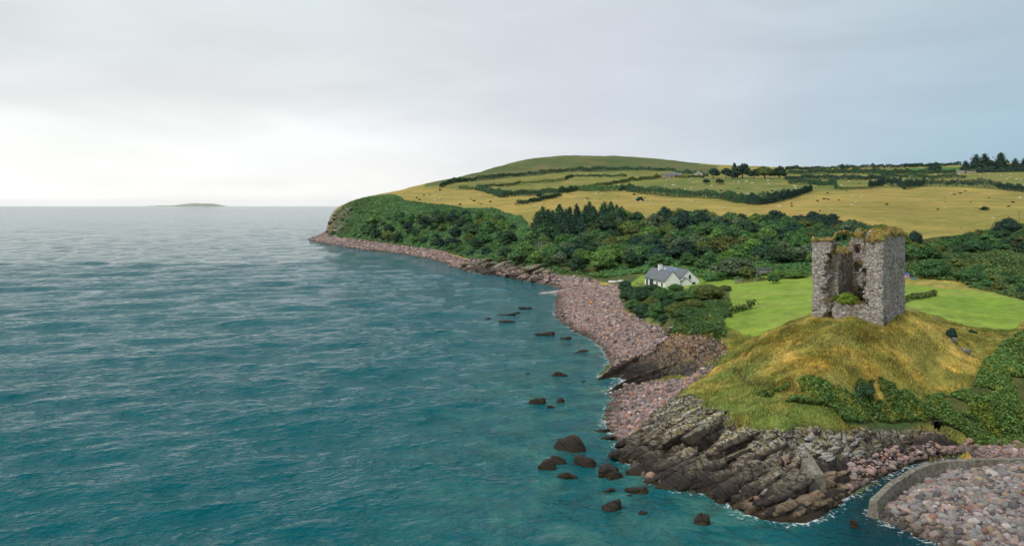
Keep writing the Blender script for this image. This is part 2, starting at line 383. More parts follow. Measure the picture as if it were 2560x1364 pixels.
SCRUB = [gpoly([(1380,682),(1500,688),(1610,688),(1574,712),(1548,713),(1500,703),(1400,690)]), gpoly([(820,590),(838,532),(870,507),(900,495),(960,487),(1010,500),(1110,512),(1160,522),(1230,520),(1290,540),(1320,560),(1332,575),(1560,560),(1700,556),(1860,545),(2000,548),(2100,560),(2200,572),(2262,605),(2320,595),(2420,585),(2490,567),(2575,555),(2600,620),
   (2560,640),(2400,660),(2300,690),(2262,690),(2262,700),(2020,688),(1905,694),(1850,705),(1760,690),(1500,690),(1400,676),(1300,660),(1190,645),(1100,627),(900,601)]),
   gpoly([(2560,830),(2600,800),(2900,760),(2900,1120),(2560,1106),(2420,1080),(2330,1058),(2110,1060),(2130,1000),(2330,1010),(2430,960),(2480,890)]),
   gpoly([(1560,700),(1620,716),(1750,716),(1822,716),(1828,770),(1810,800),(1800,842),(1690,826),(1672,842),(1640,800),(1560,775),(1545,740)])]
scrub = np.zeros(Z.shape, bool)
for P_ in SCRUB: scrub |= inpoly(GU+.002*jl, GL+.01*jl, P_)
gy_, gx_ = np.gradient(Z); slope = np.hypot(gx_/(GY*(gu[1]-gu[0])), gy_/(GY*(gl[1]-gl[0])))
ZONE = np.zeros(Z.shape, int)                 # 0 rough turf of the mound
ZONE[GL > math.log(370)] = 2                  # pasture
ZONE[hill] = 3
ZONE[scrub] = 4
ZONE[lawn] = 1
ZONE[(rockm > 0) & ((Z < 6.6) | (GY > 200)) & (sd < 60)] = 5
turf_over = (fbm2(GX*.25, GY*.25, 70, 3) > .02) & (Z > 4.2) & (slope < .8) & (GY < 140)
ZONE[(ZONE == 5) & turf_over] = 0
ZONE[(ZONE == 0) & (Z < 3.6) & (GY < 112) & (GU < .42)] = 5
ZONE[beach & (ZONE != 1)] = 6
ZONE[(sd < 3) & (sd > 0) & (ZONE != 5) & (GY > 60) & ~((GU > .40) & (GY > 84))] = 6
ZONE[Z < -.15] = 7
# colours (what the ground itself is coloured, under even light)
n1 = fbm2(GX*.06, GY*.06, 80, 4)[..., None]; n2 = fbm2(GX*.35, GY*.35, 81, 4)[..., None]; n3 = fbm2(GX*.012, GY*.012, 82, 3)[..., None]
def mixc(a, b, t): t = np.clip(t, 0, 1); return np.array(a)*(1-t)+np.array(b)*t
STRAW, OLIVE, GREEN, DRY = (.50, .37, .10), (.27, .26, .06), (.12, .18, .04), (.36, .27, .10)
cm = mixc(mixc(STRAW, OLIVE, .5+2.6*n2), GREEN, .15+2.2*n1)
cm = mixc(cm, DRY, n2*2.6-.3); n5 = fbm2(GX*.9, GY*.9, 87, 3)[..., None]; cm = cm*(1+.9*n5)
cm = mixc(cm, np.array(GREEN)*1.25, np.clip((9.0-Zs)/4, 0, .75)[..., None]*np.clip(.5+3*n1+1.5*n2, 0, 1))
cl_ = mixc((.20, .32, .035), (.27, .36, .05), .5+2*n1); cl_ = mixc(cl_, (.15, .24, .035), n2*2.2+.1); cl_ = mixc(cl_, (.33, .36, .09), 1.8*fbm2(GX*.04, GY*.09, 88, 4)[..., None]-.1)
str_ = np.sin((GX*.55+GY*.83)*2.2)[..., None]*np.clip((GX-70)/20, 0, 1)[..., None]; cl_ = mixc(cl_, (.13, .21, .04), 2.2*fbm2(GX*.18, GY*.3, 92, 4)[..., None]-.15); cl_ = cl_*(1+.08*str_)*(1+.5*fbm2(GX*.7, GY*.7, 89, 3)[..., None])
cp = mixc((.42, .31, .08), (.28, .25, .06), .45+2.4*n1); cp = mixc(cp, (.36, .23, .07), 2.5*fbm2(GX*.03, GY*.08, 90, 4)[..., None]); cp = mixc(cp, (.20, .20, .045), .15+2*n3)
# greener upper pastures
FUP = gpoly([(1100,470),(1165,457),(1300,443),(1434,431),(1690,429),(1960,425),(2900,405),(2900,470),(2560,478),(2300,468),(2180,472),(2030,478),(1960,494),(1867,509),(1815,497),(1656,486),(1570,476),(1440,477),(1300,490),(1200,475)])
fu_ = blur(inpoly(GU, GL, FUP).astype(float), 4)[..., None]
cp = cp*(1-fu_)+fu_*mixc(mixc((.20, .205, .05), (.12, .165, .038), .5+3*n3), (.30, .25, .07), .15+2*n1)
GSTRIP = [gpoly([(2040,430),(2120,426),(2200,424),(2320,418),(2400,417),(2390,424),(2310,428),(2200,430),(2100,433)]), gpoly([(2330,421),(2405,416),(2560,410),(2560,414),(2400,424)]), gpoly([(2520,428),(2560,426),(2620,430),(2560,432)])]
gs_ = np.zeros(Z.shape)
for P_ in GSTRIP: gs_ = np.maximum(gs_, inpoly(GU, GL, P_))
gs_ = blur(gs_, 2)[..., None]; cp = cp*(1-gs_)+gs_*np.array((.07, .17, .035))
ch = mixc(mixc((.115, .14, .045), (.075, .115, .034), .5+2.5*n3), (.20, .15, .06), .1+2.4*n1)
cs = mixc((.06, .10, .03), (.13, .115, .035), .3+2*n2)
cr = mixc((.13, .105, .085), (.05, .045, .04), .5+2*n2)
cb = mixc((.30, .225, .205), (.20, .155, .14), .5+2*n2)
csd = mixc((.10, .14, .11), (.05, .075, .065), .5+2*n1)
PATH = densify([(lambda p: (p.x/p.y, math.log(p.y)))(ground(*q)) for q in [(1905,838),(1872,880),(1842,918),(1850,942),(1885,962),(1960,975),(2060,990)]], .01)
for P0 in [PATH]:
    pd = coastdist(GU, GL, list(zip(P0[:-1], P0[1:]))).reshape(GY.shape)*GY; pt = np.clip(1-pd/.7, 0, 1)*smooth01(.5+3*fbm2(GX*.2, GY*.2, 91, 2)+.3); Z = Z-.3*pt; cm = mixc(cm, (.13, .10, .04), .85*pt[..., None])
COLS = np.select([ZONE[..., None] == i for i in range(8)], [cm, cl_, cp, ch, cs, cr, cb, csd])
soft = np.isin(ZONE, (0, 1, 2, 3, 4))[..., None]
Cb = np.stack([blur(COLS[..., i], 2) for i in range(3)], -1); COLS = np.where(soft, Cb, COLS)
EARTH = gpoly([(1690,832),(1740,834),(1800,850),(1815,870),(1790,900),(1700,905),(1610,895),(1660,850)])
ea_ = blur(inpoly(GU, GL, EARTH).astype(float), 2)[..., None]
COLS = COLS*(1-ea_)+ea_*mixc((.115, .062, .046), (.045, .034, .03), .5+3*n2)
# ---- ground material
def ground_mat(name, bump=.35, fs=1.6, var=.5, rough=.95, stretch=None):
    m = bpy.data.materials.new(name); m.use_nodes = True; k = NT(m.node_tree)
    at = k.n('Attribute', {'attribute_name': 'Col'}); tc = k.n('TexCoord')
    v = (tc, 'Object')
    if stretch: v = k.n('Mapping', None, Vector=v, Scale=stretch)
    a = k.noise(v, fs, 5, .65); b = k.noise(v, fs*.17, 4, .6)
    mul = k.math('ADD', k.math('MULTIPLY', k.math('SUBTRACT', (a, 0), .5), var*2.2), k.math('MULTIPLY', k.math('SUBTRACT', (b, 0), .5), var*1.2))
    mul = k.math('ADD', mul, 1.0)
    c = k.mix(1.0, (at, 'Color'), mul, 'MULTIPLY')
    bs = k.n('BsdfPrincipled', None, Base_Color=c, Roughness=rough)
    bs.inputs['Specular IOR Level'].default_value = .15
    bp = k.n('Bump', None, Height=(a, 0), Strength=bump, Distance=.5); k.put(bs, 'Normal', bp)
    k.n('OutputMaterial', None, Surface=bs); return m
def rock_mat(name, attr=False, base=((.014, .014, .016), (.062, .052, .045), (.23, .185, .15)), lichen=.85, scale=.9, tide=.72):
    """bedded shore rock: dark tidal zone, brown weed at the foot, pale lichen higher up"""
    m = bpy.data.materials.new(name); m.use_nodes = True; k = NT(m.node_tree)
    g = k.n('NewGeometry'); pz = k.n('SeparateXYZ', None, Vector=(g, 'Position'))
    mp = k.n('Mapping', None, Vector=(g, 'Position'), Rotation=(0, R(-25), R(22)))
    st = k.n('Mapping', None, Vector=mp, Scale=(.25, 1.6, 1.2))
    a = k.noise((g, 'Position'), scale, 6, .68); b = k.noise(st, scale*1.2, 6, .7, .5)
    rp = k.ramp((b, 0), [(.3, base[0]), (.5, base[1]), (.72, base[2])])
    c = k.mix(k.math('MULTIPLY', (k.noise((g, 'Position'), .25, 3), 0), .55), rp, (.17, .11, .075))
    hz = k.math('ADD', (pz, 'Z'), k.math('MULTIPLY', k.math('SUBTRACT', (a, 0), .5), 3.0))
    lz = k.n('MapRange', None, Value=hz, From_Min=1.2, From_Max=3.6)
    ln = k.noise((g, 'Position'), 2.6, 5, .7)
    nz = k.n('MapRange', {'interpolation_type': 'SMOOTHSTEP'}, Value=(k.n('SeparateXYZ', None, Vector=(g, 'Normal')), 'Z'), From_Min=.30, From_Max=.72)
    lz = k.math('MULTIPLY', lz, nz)      # lichen on upward faces, which also paints light tops against shaded sides
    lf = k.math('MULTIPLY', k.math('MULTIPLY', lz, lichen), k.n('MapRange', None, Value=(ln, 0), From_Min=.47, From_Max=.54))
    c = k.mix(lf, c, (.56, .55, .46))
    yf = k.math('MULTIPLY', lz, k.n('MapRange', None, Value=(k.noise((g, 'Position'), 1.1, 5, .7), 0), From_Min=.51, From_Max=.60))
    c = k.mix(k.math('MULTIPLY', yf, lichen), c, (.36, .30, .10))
    tf = k.n('MapRange', None, Value=hz, From_Min=2.2, From_Max=.9)
    c = k.mix(k.math('MULTIPLY', tf, tide), c, (.028, .027, .028))
    wf = k.n('MapRange', None, Value=hz, From_Min=.75, From_Max=.25)
    c = k.mix(k.math('MULTIPLY', wf, .85), c, (.055, .04, .02))
    if attr:
        at = k.n('Attribute', {'attribute_name': 'Col'}); c = k.mix(.75, c, k.mix(1.0, c, k.mix(1.0, (at, 'Color'), (7.5, 8.5, 9.5), 'MULTIPLY'), 'MULTIPLY'))
    cr = k.n('TexVoronoi', {'feature': 'DISTANCE_TO_EDGE'}, Vector=k.n('Mapping', None, Vector=mp, Scale=(.35, 1.1, .9)), Scale=.8)
    ck = k.n('MapRange', None, Value=(cr, 0), From_Min=.0, From_Max=.05, To_Min=.35, To_Max=1)
    c = k.mix(1.0, c, ck, 'MULTIPLY')
    bs = k.n('BsdfPrincipled', None, Base_Color=c, Roughness=.75)
    bs.inputs['Specular IOR Level'].default_value = .3
    hgt = k.math('ADD', k.math('MULTIPLY', (b, 0), 1.0), k.math('MULTIPLY', (ln, 0), .35))
    hgt = k.math('ADD', hgt, k.math('MULTIPLY', ck, .3))
    bp = k.n('Bump', None, Height=hgt, Strength=.85, Distance=.9); k.put(bs, 'Normal', bp)
    k.n('OutputMaterial', None, Surface=bs); return m
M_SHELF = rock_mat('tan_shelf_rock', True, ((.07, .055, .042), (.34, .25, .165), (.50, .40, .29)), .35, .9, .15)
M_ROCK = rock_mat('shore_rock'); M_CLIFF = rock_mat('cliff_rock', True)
ZM = [ground_mat('rough_turf', .6, 1.8, .6, stretch=(1, .6, 1)), ground_mat('mown_lawn', .25, 1.4, .38), ground_mat('pasture_grass', .7, .45, .6, stretch=(.35, 1, 1)), ground_mat('hill_grass', .5, .35, .4),
      ground_mat('scrub_soil', .6, 1.0, .6), M_CLIFF, ground_mat('shingle', .6, 2.2, .6), ground_mat('seabed', .4, .6, .7)]
ZN = ['mound', 'lawn', 'pasture', 'hill', 'undergrowth_ground', 'cliff', 'beach', 'seabed']
idx = np.arange(NL*NU).reshape(NL, NU)
F = np.stack([idx[:-1, :-1], idx[:-1, 1:], idx[1:, 1:], idx[1:, :-1]], -1).reshape(-1, 4)
fz = ZONE[:-1, :-1].ravel()
V = np.stack([GX.ravel(), GY.ravel(), Z.ravel()], 1); Cf = COLS.reshape(-1, 3)
CAVE = ground(2345, 1068)
vis = ((GX-CAVE.x)**2+(GY-CAVE.y-.1)**2).ravel()[F].min(1) > .17
vis &= (Z.ravel()[F].max(1) > -6.5) & (sd.ravel()[F].max(1) > -40)
for zi in range(8):
    f = F[(fz == zi) & vis]
    uq, inv = np.unique(f, return_inverse=True)
    me = mesh_np(ZN[zi], V[uq], inv.reshape(-1, 4)); set_col(me, Cf[uq])
    link(ZN[zi], me, ZM[zi], kind='structure')
# ================================================================ SEA
su = np.concatenate([np.linspace(-1.6, -.7, 30)[:-1], np.linspace(-.7, .7, 561), np.linspace(.7, 1.4, 20)[1:]])
slr = np.concatenate([np.linspace(math.log(38), math.log(420), 420)[:-1], np.linspace(math.log(420), math.log(25500), 130)])
SLm, SUm = np.meshgrid(slr, su, indexing='ij'); SY = np.exp(SLm); SX = SUm*SY
segc = [(a, b) for a, b in zip(cw[:-1], cw[1:])]
sdist = coastdist(SUm, SLm, segc).reshape(SY.shape)*SY
ins = inpoly(SUm.ravel(), SLm.ravel(), landpoly).reshape(SY.shape)
sdist = np.where(ins, -sdist, sdist)
# long waves as real relief near the camera
rng = np.random.default_rng(3); swz = np.zeros_like(SY)
cell = np.maximum(SY*.006, SY*.0025)
for i in range(46):
    lam = 1.6*1.075**i; th = R(113)+rng.normal(0, .34); ph = rng.uniform(0, 6.28)
    kx, ky = math.cos(th)*6.283/lam, math.sin(th)*6.283/lam
    a_ = .0082*lam**.75*np.clip(lam/(3.0*cell)-.7, 0, 1)
    ph2 = 5*fbm2(SX*.02+i, SY*.02, 200+i, 2)
    swz += a_*np.cos(kx*SX+ky*SY+ph+ph2)
calm = np.clip(sdist/30, .25, 1)
SZ = swz*calm
idx = np.arange(SY.size).reshape(SY.shape)
F = np.stack([idx[:-1, :-1], idx[:-1, 1:], idx[1:, 1:], idx[1:, :-1]], -1).reshape(-1, 4)
keepf = sdist.ravel()[F].max(1) > -6
F = F[keepf]; uq, inv = np.unique(F, return_inverse=True)
me = mesh_np('sea', np.stack([SX.ravel(), SY.ravel(), SZ.ravel()], 1)[uq], inv.reshape(-1, 4))
shal = np.clip(1-sdist/34, 0, 1)*np.clip((330-SY)/200, 0, 1)
stream = np.clip(((SUm > .41) & (SY > 84)).astype(float)*(SY-84)/6, 0, .62)
sshore = np.clip(1-sdist/4.0, 0, 1)*np.clip((600-SY)/300, .25, 1)
sshore = np.maximum(sshore, stream); shal = shal*(1-np.clip((SUm-.33)/.08, 0, .85))
set_col(me, np.stack([shal.ravel(), sshore.ravel(), np.clip((SUm-.35)/.09, 0, 1).ravel()*(SY.ravel() > 60)], 1)[uq], 'Shore'); set_col(me, np.repeat(np.clip((SY-170)/420, 0, 1).reshape(-1, 1), 3, 1)[uq], 'Wind')
m = bpy.data.materials.new('sea_water'); m.use_nodes = True; k = NT(m.node_tree)
g = k.n('NewGeometry'); at = k.n('Attribute', {'attribute_name': 'Shore'}); sp = k.n('SeparateColor', None, Color=(at, 'Color'))
P = (g, 'Position')
big = k.noise(P, .012, 3, .5)
deep = k.mix((big, 0), (.001, .084, .102), (.003, .112, .130))
patch = k.n('MapRange', None, Value=(k.noise(P, .16, 5, .6, .6), 0), From_Min=.42, From_Max=.66)
shf = k.math('MULTIPLY', k.math('POWER', (sp, 0), .8), k.math('ADD', k.math('MULTIPLY', patch, .95), .05))
c = k.mix(shf, deep, (.055, .185, .155))
dk = k.n('MapRange', None, Value=(k.noise(P, .33, 4, .6), 0), From_Min=.50, From_Max=.60)
c = k.mix(k.math('MULTIPLY', dk, k.math('MULTIPLY', (sp, 0), .42)), c, (.025, .045, .035))
c = k.mix(k.math('MULTIPLY', (sp, 2), .8), c, (.002, .026, .038))
fo = k.noise(P, 1.5, 6, .72, .8)
ff = k.n('MapRange', None, Value=k.math('ADD', (fo, 0), k.math('MULTIPLY', (sp, 1), .33)), From_Min=.79, From_Max=.90)
c = k.mix(ff, c, (.75, .78, .78))
m1 = k.n('Mapping', {'vector_type': 'TEXTURE'}, Vector=P, Rotation=(0, 0, R(24)), Scale=(1.7, 1, 1))
w1 = k.noise(m1, .55, 3, .55, .3); w2 = k.noise(k.n('Mapping', {'vector_type': 'TEXTURE'}, Vector=P, Rotation=(0, 0, R(14)), Scale=(1.7, 1, 1)), 1.7, 3, .6, .2)
w5 = k.noise(k.n('Mapping', {'vector_type': 'TEXTURE'}, Vector=P, Scale=(.25, 1, 1)), .011, 5, .65, .2)
w4 = k.noise(k.n('Mapping', {'vector_type': 'TEXTURE'}, Vector=P, Rotation=(0, 0, R(4)), Scale=(.34, 1, 1)), .034, 5, .62, .2)
w3 = k.noise(k.n('Mapping', {'vector_type': 'TEXTURE'}, Vector=P, Rotation=(0, 0, R(18)), Scale=(.9, 1, 1)), .11, 5, .6, .2)
far_ = k.math('ADD', k.math('MULTIPLY', (w4, 0), 3.2), k.math('MULTIPLY', (w5, 0), 7.0))
hh = k.math('ADD', k.math('MULTIPLY', (w1, 0), .72), k.math('ADD', k.math('MULTIPLY', (w2, 0), .26), k.math('MULTIPLY', (w3, 0), 1.5)))
gst = (k.n('Attribute', {'attribute_name': 'Wind'}), 'Fac')
hh = k.math('ADD', k.math('MULTIPLY', far_, gst), hh)
bp = k.n('Bump', None, Height=hh, Strength=1.0, Distance=1.0)
bs = k.n('BsdfPrincipled', None, Base_Color=c, Roughness=k.math('ADD', k.math('MULTIPLY', ff, .6), .06), IOR=1.16, Normal=bp); bs.inputs['Specular IOR Level'].default_value = .27; bs.inputs['Specular Tint'].default_value = (.55, .92, 1, 1)
k.n('OutputMaterial', None, Surface=bs)
link('sea', me, m, kind='structure')
# distant mountain across the bay, its mist painted in as a pale ground colour
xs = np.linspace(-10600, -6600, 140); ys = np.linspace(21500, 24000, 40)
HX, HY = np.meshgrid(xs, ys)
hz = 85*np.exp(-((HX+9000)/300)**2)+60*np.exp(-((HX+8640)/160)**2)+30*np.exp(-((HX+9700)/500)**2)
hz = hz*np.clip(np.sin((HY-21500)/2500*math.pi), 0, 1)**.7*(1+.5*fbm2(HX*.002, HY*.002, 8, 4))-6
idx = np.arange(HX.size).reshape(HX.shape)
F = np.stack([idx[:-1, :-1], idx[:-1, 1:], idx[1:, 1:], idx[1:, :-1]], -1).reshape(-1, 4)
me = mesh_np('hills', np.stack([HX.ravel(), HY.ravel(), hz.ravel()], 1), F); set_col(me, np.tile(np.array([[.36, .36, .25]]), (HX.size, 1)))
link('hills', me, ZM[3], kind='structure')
# ================================================================ FOLIAGE
ORD = ['first','second','third','fourth','fifth','sixth','seventh','eighth','ninth','tenth','eleventh','twelfth','thirteenth','fourteenth','fifteenth','sixteenth','seventeenth','eighteenth','nineteenth','twentieth']
TENS = {20: 'twenty', 30: 'thirty', 40: 'forty', 50: 'fifty', 60: 'sixty', 70: 'seventy', 80: 'eighty'}
def ordw(i):
    if i < 20: return ORD[i]
    t, u = (i+1)//10*10, (i+1) % 10
    return TENS[t]+'-'+ORD[u-1] if u else TENS[t][:-1]+'ieth'
def proj(p): return (CX+p[0]/p[1]*FPX, HORY+(H-p[2])/p[1]*FPX)
def foliage_mat(name, trans=.25):
    """leaves: each plant's own colour times a per-leaf tint"""
    m = bpy.data.materials.new(name); m.use_nodes = True; k = NT(m.node_tree)
    at = k.n('Attribute', {'attribute_name': 'Col'}); oi = k.n('ObjectInfo')
    c = k.mix(1.0, (at, 'Color'), (oi, 'Color'), 'MULTIPLY')
    n = k.noise((k.n('NewGeometry'), 'Position'), .9, 3, .6)
    c = k.mix(1.0, c, k.n('MapRange', None, Value=(n, 0), From_Min=.3, From_Max=.7, To_Min=.72, To_Max=1.3), 'MULTIPLY')
    d = k.n('BsdfDiffuse', None, Color=c); t = k.n('BsdfTranslucent', None, Color=c)
    gl_ = k.n('BsdfGlossy', None, Color=(.5, .55, .5), Roughness=.55)
    s = k.n('MixShader', None, i0=trans, i1=d, i2=t); s = k.n('MixShader', None, i0=.045, i1=s, i2=gl_)
    k.n('OutputMaterial', None, Surface=s); return m
M_LEAF = foliage_mat('leaves')
def simple_mat(name, col, rough=.8, var=.25, scale=3.0, bump=.2, dist=.05, metal=0.0, spec=.3, col2=None, dirt=0.0):
    m = bpy.data.materials.new(name); m.use_nodes = True; k = NT(m.node_tree)
    g = k.n('TexCoord'); a = k.noise((g, 'Object'), scale, 5, .65)
    c = k.mix(k.n('MapRange', None, Value=(a, 0), From_Min=.35, From_Max=.65), tuple(x*(1-var) for x in col), col2 or tuple(min(1, x*(1+var)) for x in col))
    if dirt:
        b = k.noise((g, 'Object'), scale*.3, 4, .7)
        c = k.mix(k.n('MapRange', None, Value=(b, 0), From_Min=.5, From_Max=.7, To_Max=dirt), c, (.12, .10, .07))
    bs = k.n('BsdfPrincipled', None, Base_Color=c, Roughness=rough, Metallic=metal); bs.inputs['Specular IOR Level'].default_value = spec
    k.put(bs, 'Normal', k.n('Bump', None, Height=(a, 0), Strength=bump, Distance=dist))
    k.n('OutputMaterial', None, Surface=bs); return m
M_BARK = simple_mat('bark', (.085, .065, .05), .9, .35, 4, .6, .1)
def cards(P, N, size, rng, spread=.9):
    """small bent leaf sprays at P, facing roughly N"""
    n = len(P)
    N = N+rng.normal(0, spread, (n, 3)); N /= np.linalg.norm(N, axis=1, keepdims=True)+1e-9
    T = np.cross(N, rng.normal(0, 1, (n, 3))); T /= np.linalg.norm(T, axis=1, keepdims=True)+1e-9
    B = np.cross(N, T)
    s = (size*rng.uniform(.6, 1.4, n))[:, None]
    a = rng.uniform(.55, 1, n)[:, None]
    V = np.stack([P-T*s*.5, P-B*s*a*.5+N*s*.12, P+T*s*.5-N*s*.1, P+B*s*a*.5+N*s*.12], 1).reshape(-1, 3)
    F = np.arange(n*4).reshape(n, 4)
    return V, F
def ico(sub):
    bm = bmesh.new(); bmesh.ops.create_icosphere(bm, subdivisions=sub, radius=1)
    V = np.array([v.co[:] for v in bm.verts]); F = np.array([[v.index for v in f.verts] for f in bm.faces]); bm.free(); return V, F
ICO1, ICO2, ICO3, ICO4 = ico(1), ico(2), ico(3), ico(4)
def cat(parts):
    Vs, Fs, Cs, o = [], [], [], 0
    for V, F, C_ in parts:
        if F.shape[1] == 3: F = np.c_[F, F[:, 2]]
        Vs.append(V); Fs.append(F+o); Cs.append(C_); o += len(V)
    return np.concatenate(Vs), np.concatenate(Fs), np.concatenate(Cs)
def poly_mesh(name, V, F, Cc, smooth=True):
    """quads, some degenerate (triangles)"""
    tri = F[:, 2] == F[:, 3]
    me = bpy.data.meshes.new(name)
    me.vertices.add(len(V)); me.vertices.foreach_set('co', np.ascontiguousarray(V, np.float32).ravel())
    cnt = np.where(tri, 3, 4); st = np.r_[0, np.cumsum(cnt)[:-1]]
    flat = F.ravel()[~np.stack([np.zeros_like(tri)]*3+[tri], 1).ravel()]
    me.loops.add(len(flat)); me.loops.foreach_set('vertex_index', flat.astype(np.int32))
    me.polygons.add(len(F)); me.polygons.foreach_set('loop_start', st.astype(np.int32))
    me.update(calc_edges=True); me.polygons.foreach_set('use_smooth', np.full(len(F), smooth))
    set_col(me, Cc); return me
def tint(n, rng, lo=.55, hi=1.45, warm=.12):
    b = rng.uniform(lo, hi, n)[:, None]; w_ = rng.normal(0, warm, n)[:, None]
    return np.clip(np.concatenate([b*(1+w_*1.3), b, b*(1-w_)], 1), .05, 3)
def crown_mesh(name, seed, nl=22, leaf=.085, n=900, flat=.8, bush=False, open_=0.0, wind=0.0):
    """unit crown, width 1, base at z=0 (bush) or lifted; lobes of leaf sprays round a dim core"""
    rng = np.random.default_rng(seed); parts = []
    lob = []
    for i in range(nl):
        th = rng.uniform(0, 6.283); zz = rng.uniform(.02 if bush else -.15, 1)
        rr_ = math.sqrt(max(0, 1-max(zz, 0)**2.2))*rng.uniform(.35, .98)
        lob.append((.36*rr_*math.cos(th)+wind*zz*.15, .36*rr_*math.sin(th), flat*(.16+.58*max(zz, -.1)) if bush else flat*(.42+.48*zz), rng.uniform(.12, .2)*(1.15-.3*zz)))
    tot = sum(l[3]**2 for l in lob)
    for (x, y, z, r) in lob:
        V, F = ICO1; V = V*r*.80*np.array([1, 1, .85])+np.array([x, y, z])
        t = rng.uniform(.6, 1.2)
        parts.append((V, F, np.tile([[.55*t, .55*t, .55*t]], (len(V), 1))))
        kx = max(6, int(n*r*r/tot)); D = rng.normal(0, 1, (kx, 3)); D[:, 2] = np.abs(D[:, 2])*.9-.25; D /= np.linalg.norm(D, axis=1, keepdims=True)
        P = np.array([x, y, z])+D*r*np.array([1, 1, .9])*rng.uniform(.75, 1.14+open_, (kx, 1))
        V, F = cards(P, D+np.array([0, 0, .35]), leaf, rng, .42)
        parts.append((V, F, np.repeat(tint(kx, rng, .7, 1.3, .08)*rng.uniform(.8, 1.25), 4, 0)))
    V, F, C_ = cat(parts); V[:, 2] = np.maximum(V[:, 2], 0.0)
    me = poly_mesh(name, V, F, C_); me.materials.append(M_LEAF); return me
def conifer_mesh(name, seed, wide=.42, n=1100, leaf=.075, ragged=.35):
    rng = np.random.default_rng(seed); parts = []
    nb = 70
    for i in range(nb):
        t = (i+.5)/nb; z = .12+.88*t; L_ = wide*.5*(1-t)**.75*rng.uniform(1-ragged, 1.15)+.015
        th = i*2.4+rng.uniform(-.4, .4); m_ = max(5, int(n/nb*(1.35-t)))
        s = rng.uniform(.15, 1, m_)**.7; droop = .10*wide
        P = np.stack([np.cos(th)*L_*s, np.sin(th)*L_*s, z-droop*s*s+.06*wide*s], 1)+rng.normal(0, .012, (m_, 3))*(1+s[:, None])
        P[:, :2] += rng.normal(0, .22, (m_, 2))*L_*s[:, None]*.8
        D = np.stack([np.cos(th)*np.ones(m_), np.sin(th)*np.ones(m_), np.full(m_, .5)], 1)
        V, F = cards(P, D, leaf*(1-.45*t), rng, .5); parts.append((V, F, np.repeat(tint(m_, rng, .5, 1.4, .06)*rng.uniform(.8, 1.2), 4, 0)))
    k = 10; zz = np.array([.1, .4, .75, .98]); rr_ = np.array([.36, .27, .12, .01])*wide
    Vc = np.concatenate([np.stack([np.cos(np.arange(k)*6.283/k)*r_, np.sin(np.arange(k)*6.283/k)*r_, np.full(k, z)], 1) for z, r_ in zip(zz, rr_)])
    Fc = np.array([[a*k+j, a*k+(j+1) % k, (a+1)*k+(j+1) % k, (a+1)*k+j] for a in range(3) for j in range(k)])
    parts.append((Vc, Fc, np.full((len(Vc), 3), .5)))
    V, F, C_ = cat(parts); me = poly_mesh(name, V, F, C_); me.materials.append(M_LEAF); return me
def trunk_mesh(name, seed, h=.55, r=.03, limbs=5):
    rng = np.random.default_rng(seed); b = MB()
    b.tube([(0, 0, -.06), (.01, 0, h*.4), (rng.normal(0, .03), rng.normal(0, .03), h)], [r*1.3, r, r*.55], 7)
    for i in range(limbs):
        th = i*6.283/limbs+rng.uniform(-.4, .4); z0 = h*rng.uniform(.35, .7); q = rng.uniform(.14, .3)
        b.tube([(0, 0, z0), (q*.5*math.cos(th), q*.5*math.sin(th), z0+.13), (q*math.cos(th), q*math.sin(th), z0+.22)], [r*.6, r*.4, r*.15], 5)
    me = bpy.data.meshes.new(name); me.from_pydata(b.v, [], b.f)
    for p in me.polygons: p.use_smooth = True
    me.materials.append(M_BARK); return me
BROAD = [crown_mesh('crown', 100+i, 24+3*i, .062, 1700, .78+.05*(i % 3), False, .03, (i % 3)*.3) for i in range(6)]
BUSH = [crown_mesh('bush', 200+i, 20+2*i, .064, 1450, .80, True) for i in range(5)]
CONIF = [conifer_mesh('crown', 300+i, .40+.06*(i % 3)) for i in range(4)]
PINE = [crown_mesh('crown', 340+i, 15, .07, 800, 1.0, False, .1, .6) for i in range(2)]
TRUNK = [trunk_mesh('trunk', 400+i) for i in range(3)]
CTRUNK = trunk_mesh('trunk', 410, .9, .016, 0)
HI_BUSH = [crown_mesh('bush', 230+i, 46, .042, 4200, .74, True, .02) for i in range(3)]
HI_CROWN = [crown_mesh('crown', 150+i, 44, .045, 3600, .72, False, .03, .5) for i in range(2)]
rt = random.Random(7)
def put_tree(kind, base, h, wdt, col, name, label, cat_, group=None, hi=False, lean=0.0):
    """a tree: Empty at the foot > trunk, crown; a bush is one mesh"""
    rz = rt.uniform(0, 6.283)
    if kind == 'bush':
        me = rt.choice(HI_BUSH if hi else BUSH); o = thing(name, label, cat_, base-Vector((0, 0, .05*h)), rz, group, me)
        o.scale = (wdt, wdt, h*1.22); o.color = (*col, 1); return o
    o = thing(name, label, cat_, base-Vector((0, 0, .02*h)), rz, group)
    if kind == 'conifer':
        c_ = link('crown', rt.choice(CONIF), None, o); c_.scale = (wdt*2.6, wdt*2.6, h); t = link('trunk', CTRUNK, None, o); t.scale = (h, h, h)
    else:
        src = HI_CROWN if hi else (PINE if kind == 'pine' else BROAD)
        c_ = link('crown', rt.choice(src), None, o); c_.scale = (wdt*1.12, wdt*1.12, h*1.05); t = link('trunk', rt.choice(TRUNK), None, o); t.scale = (wdt, wdt, h)
    c_.color = (*col, 1); o.rotation_euler[0] = lean
    return o
GREENS = {'dark green': (.050, .120, .050), 'deep blue-green': (.028, .080, .050), 'olive green': (.150, .195, .045), 'mid green': (.088, .20, .058), 'fresh green': (.16, .30, .065), 'grey-green': (.14, .195, .10)}
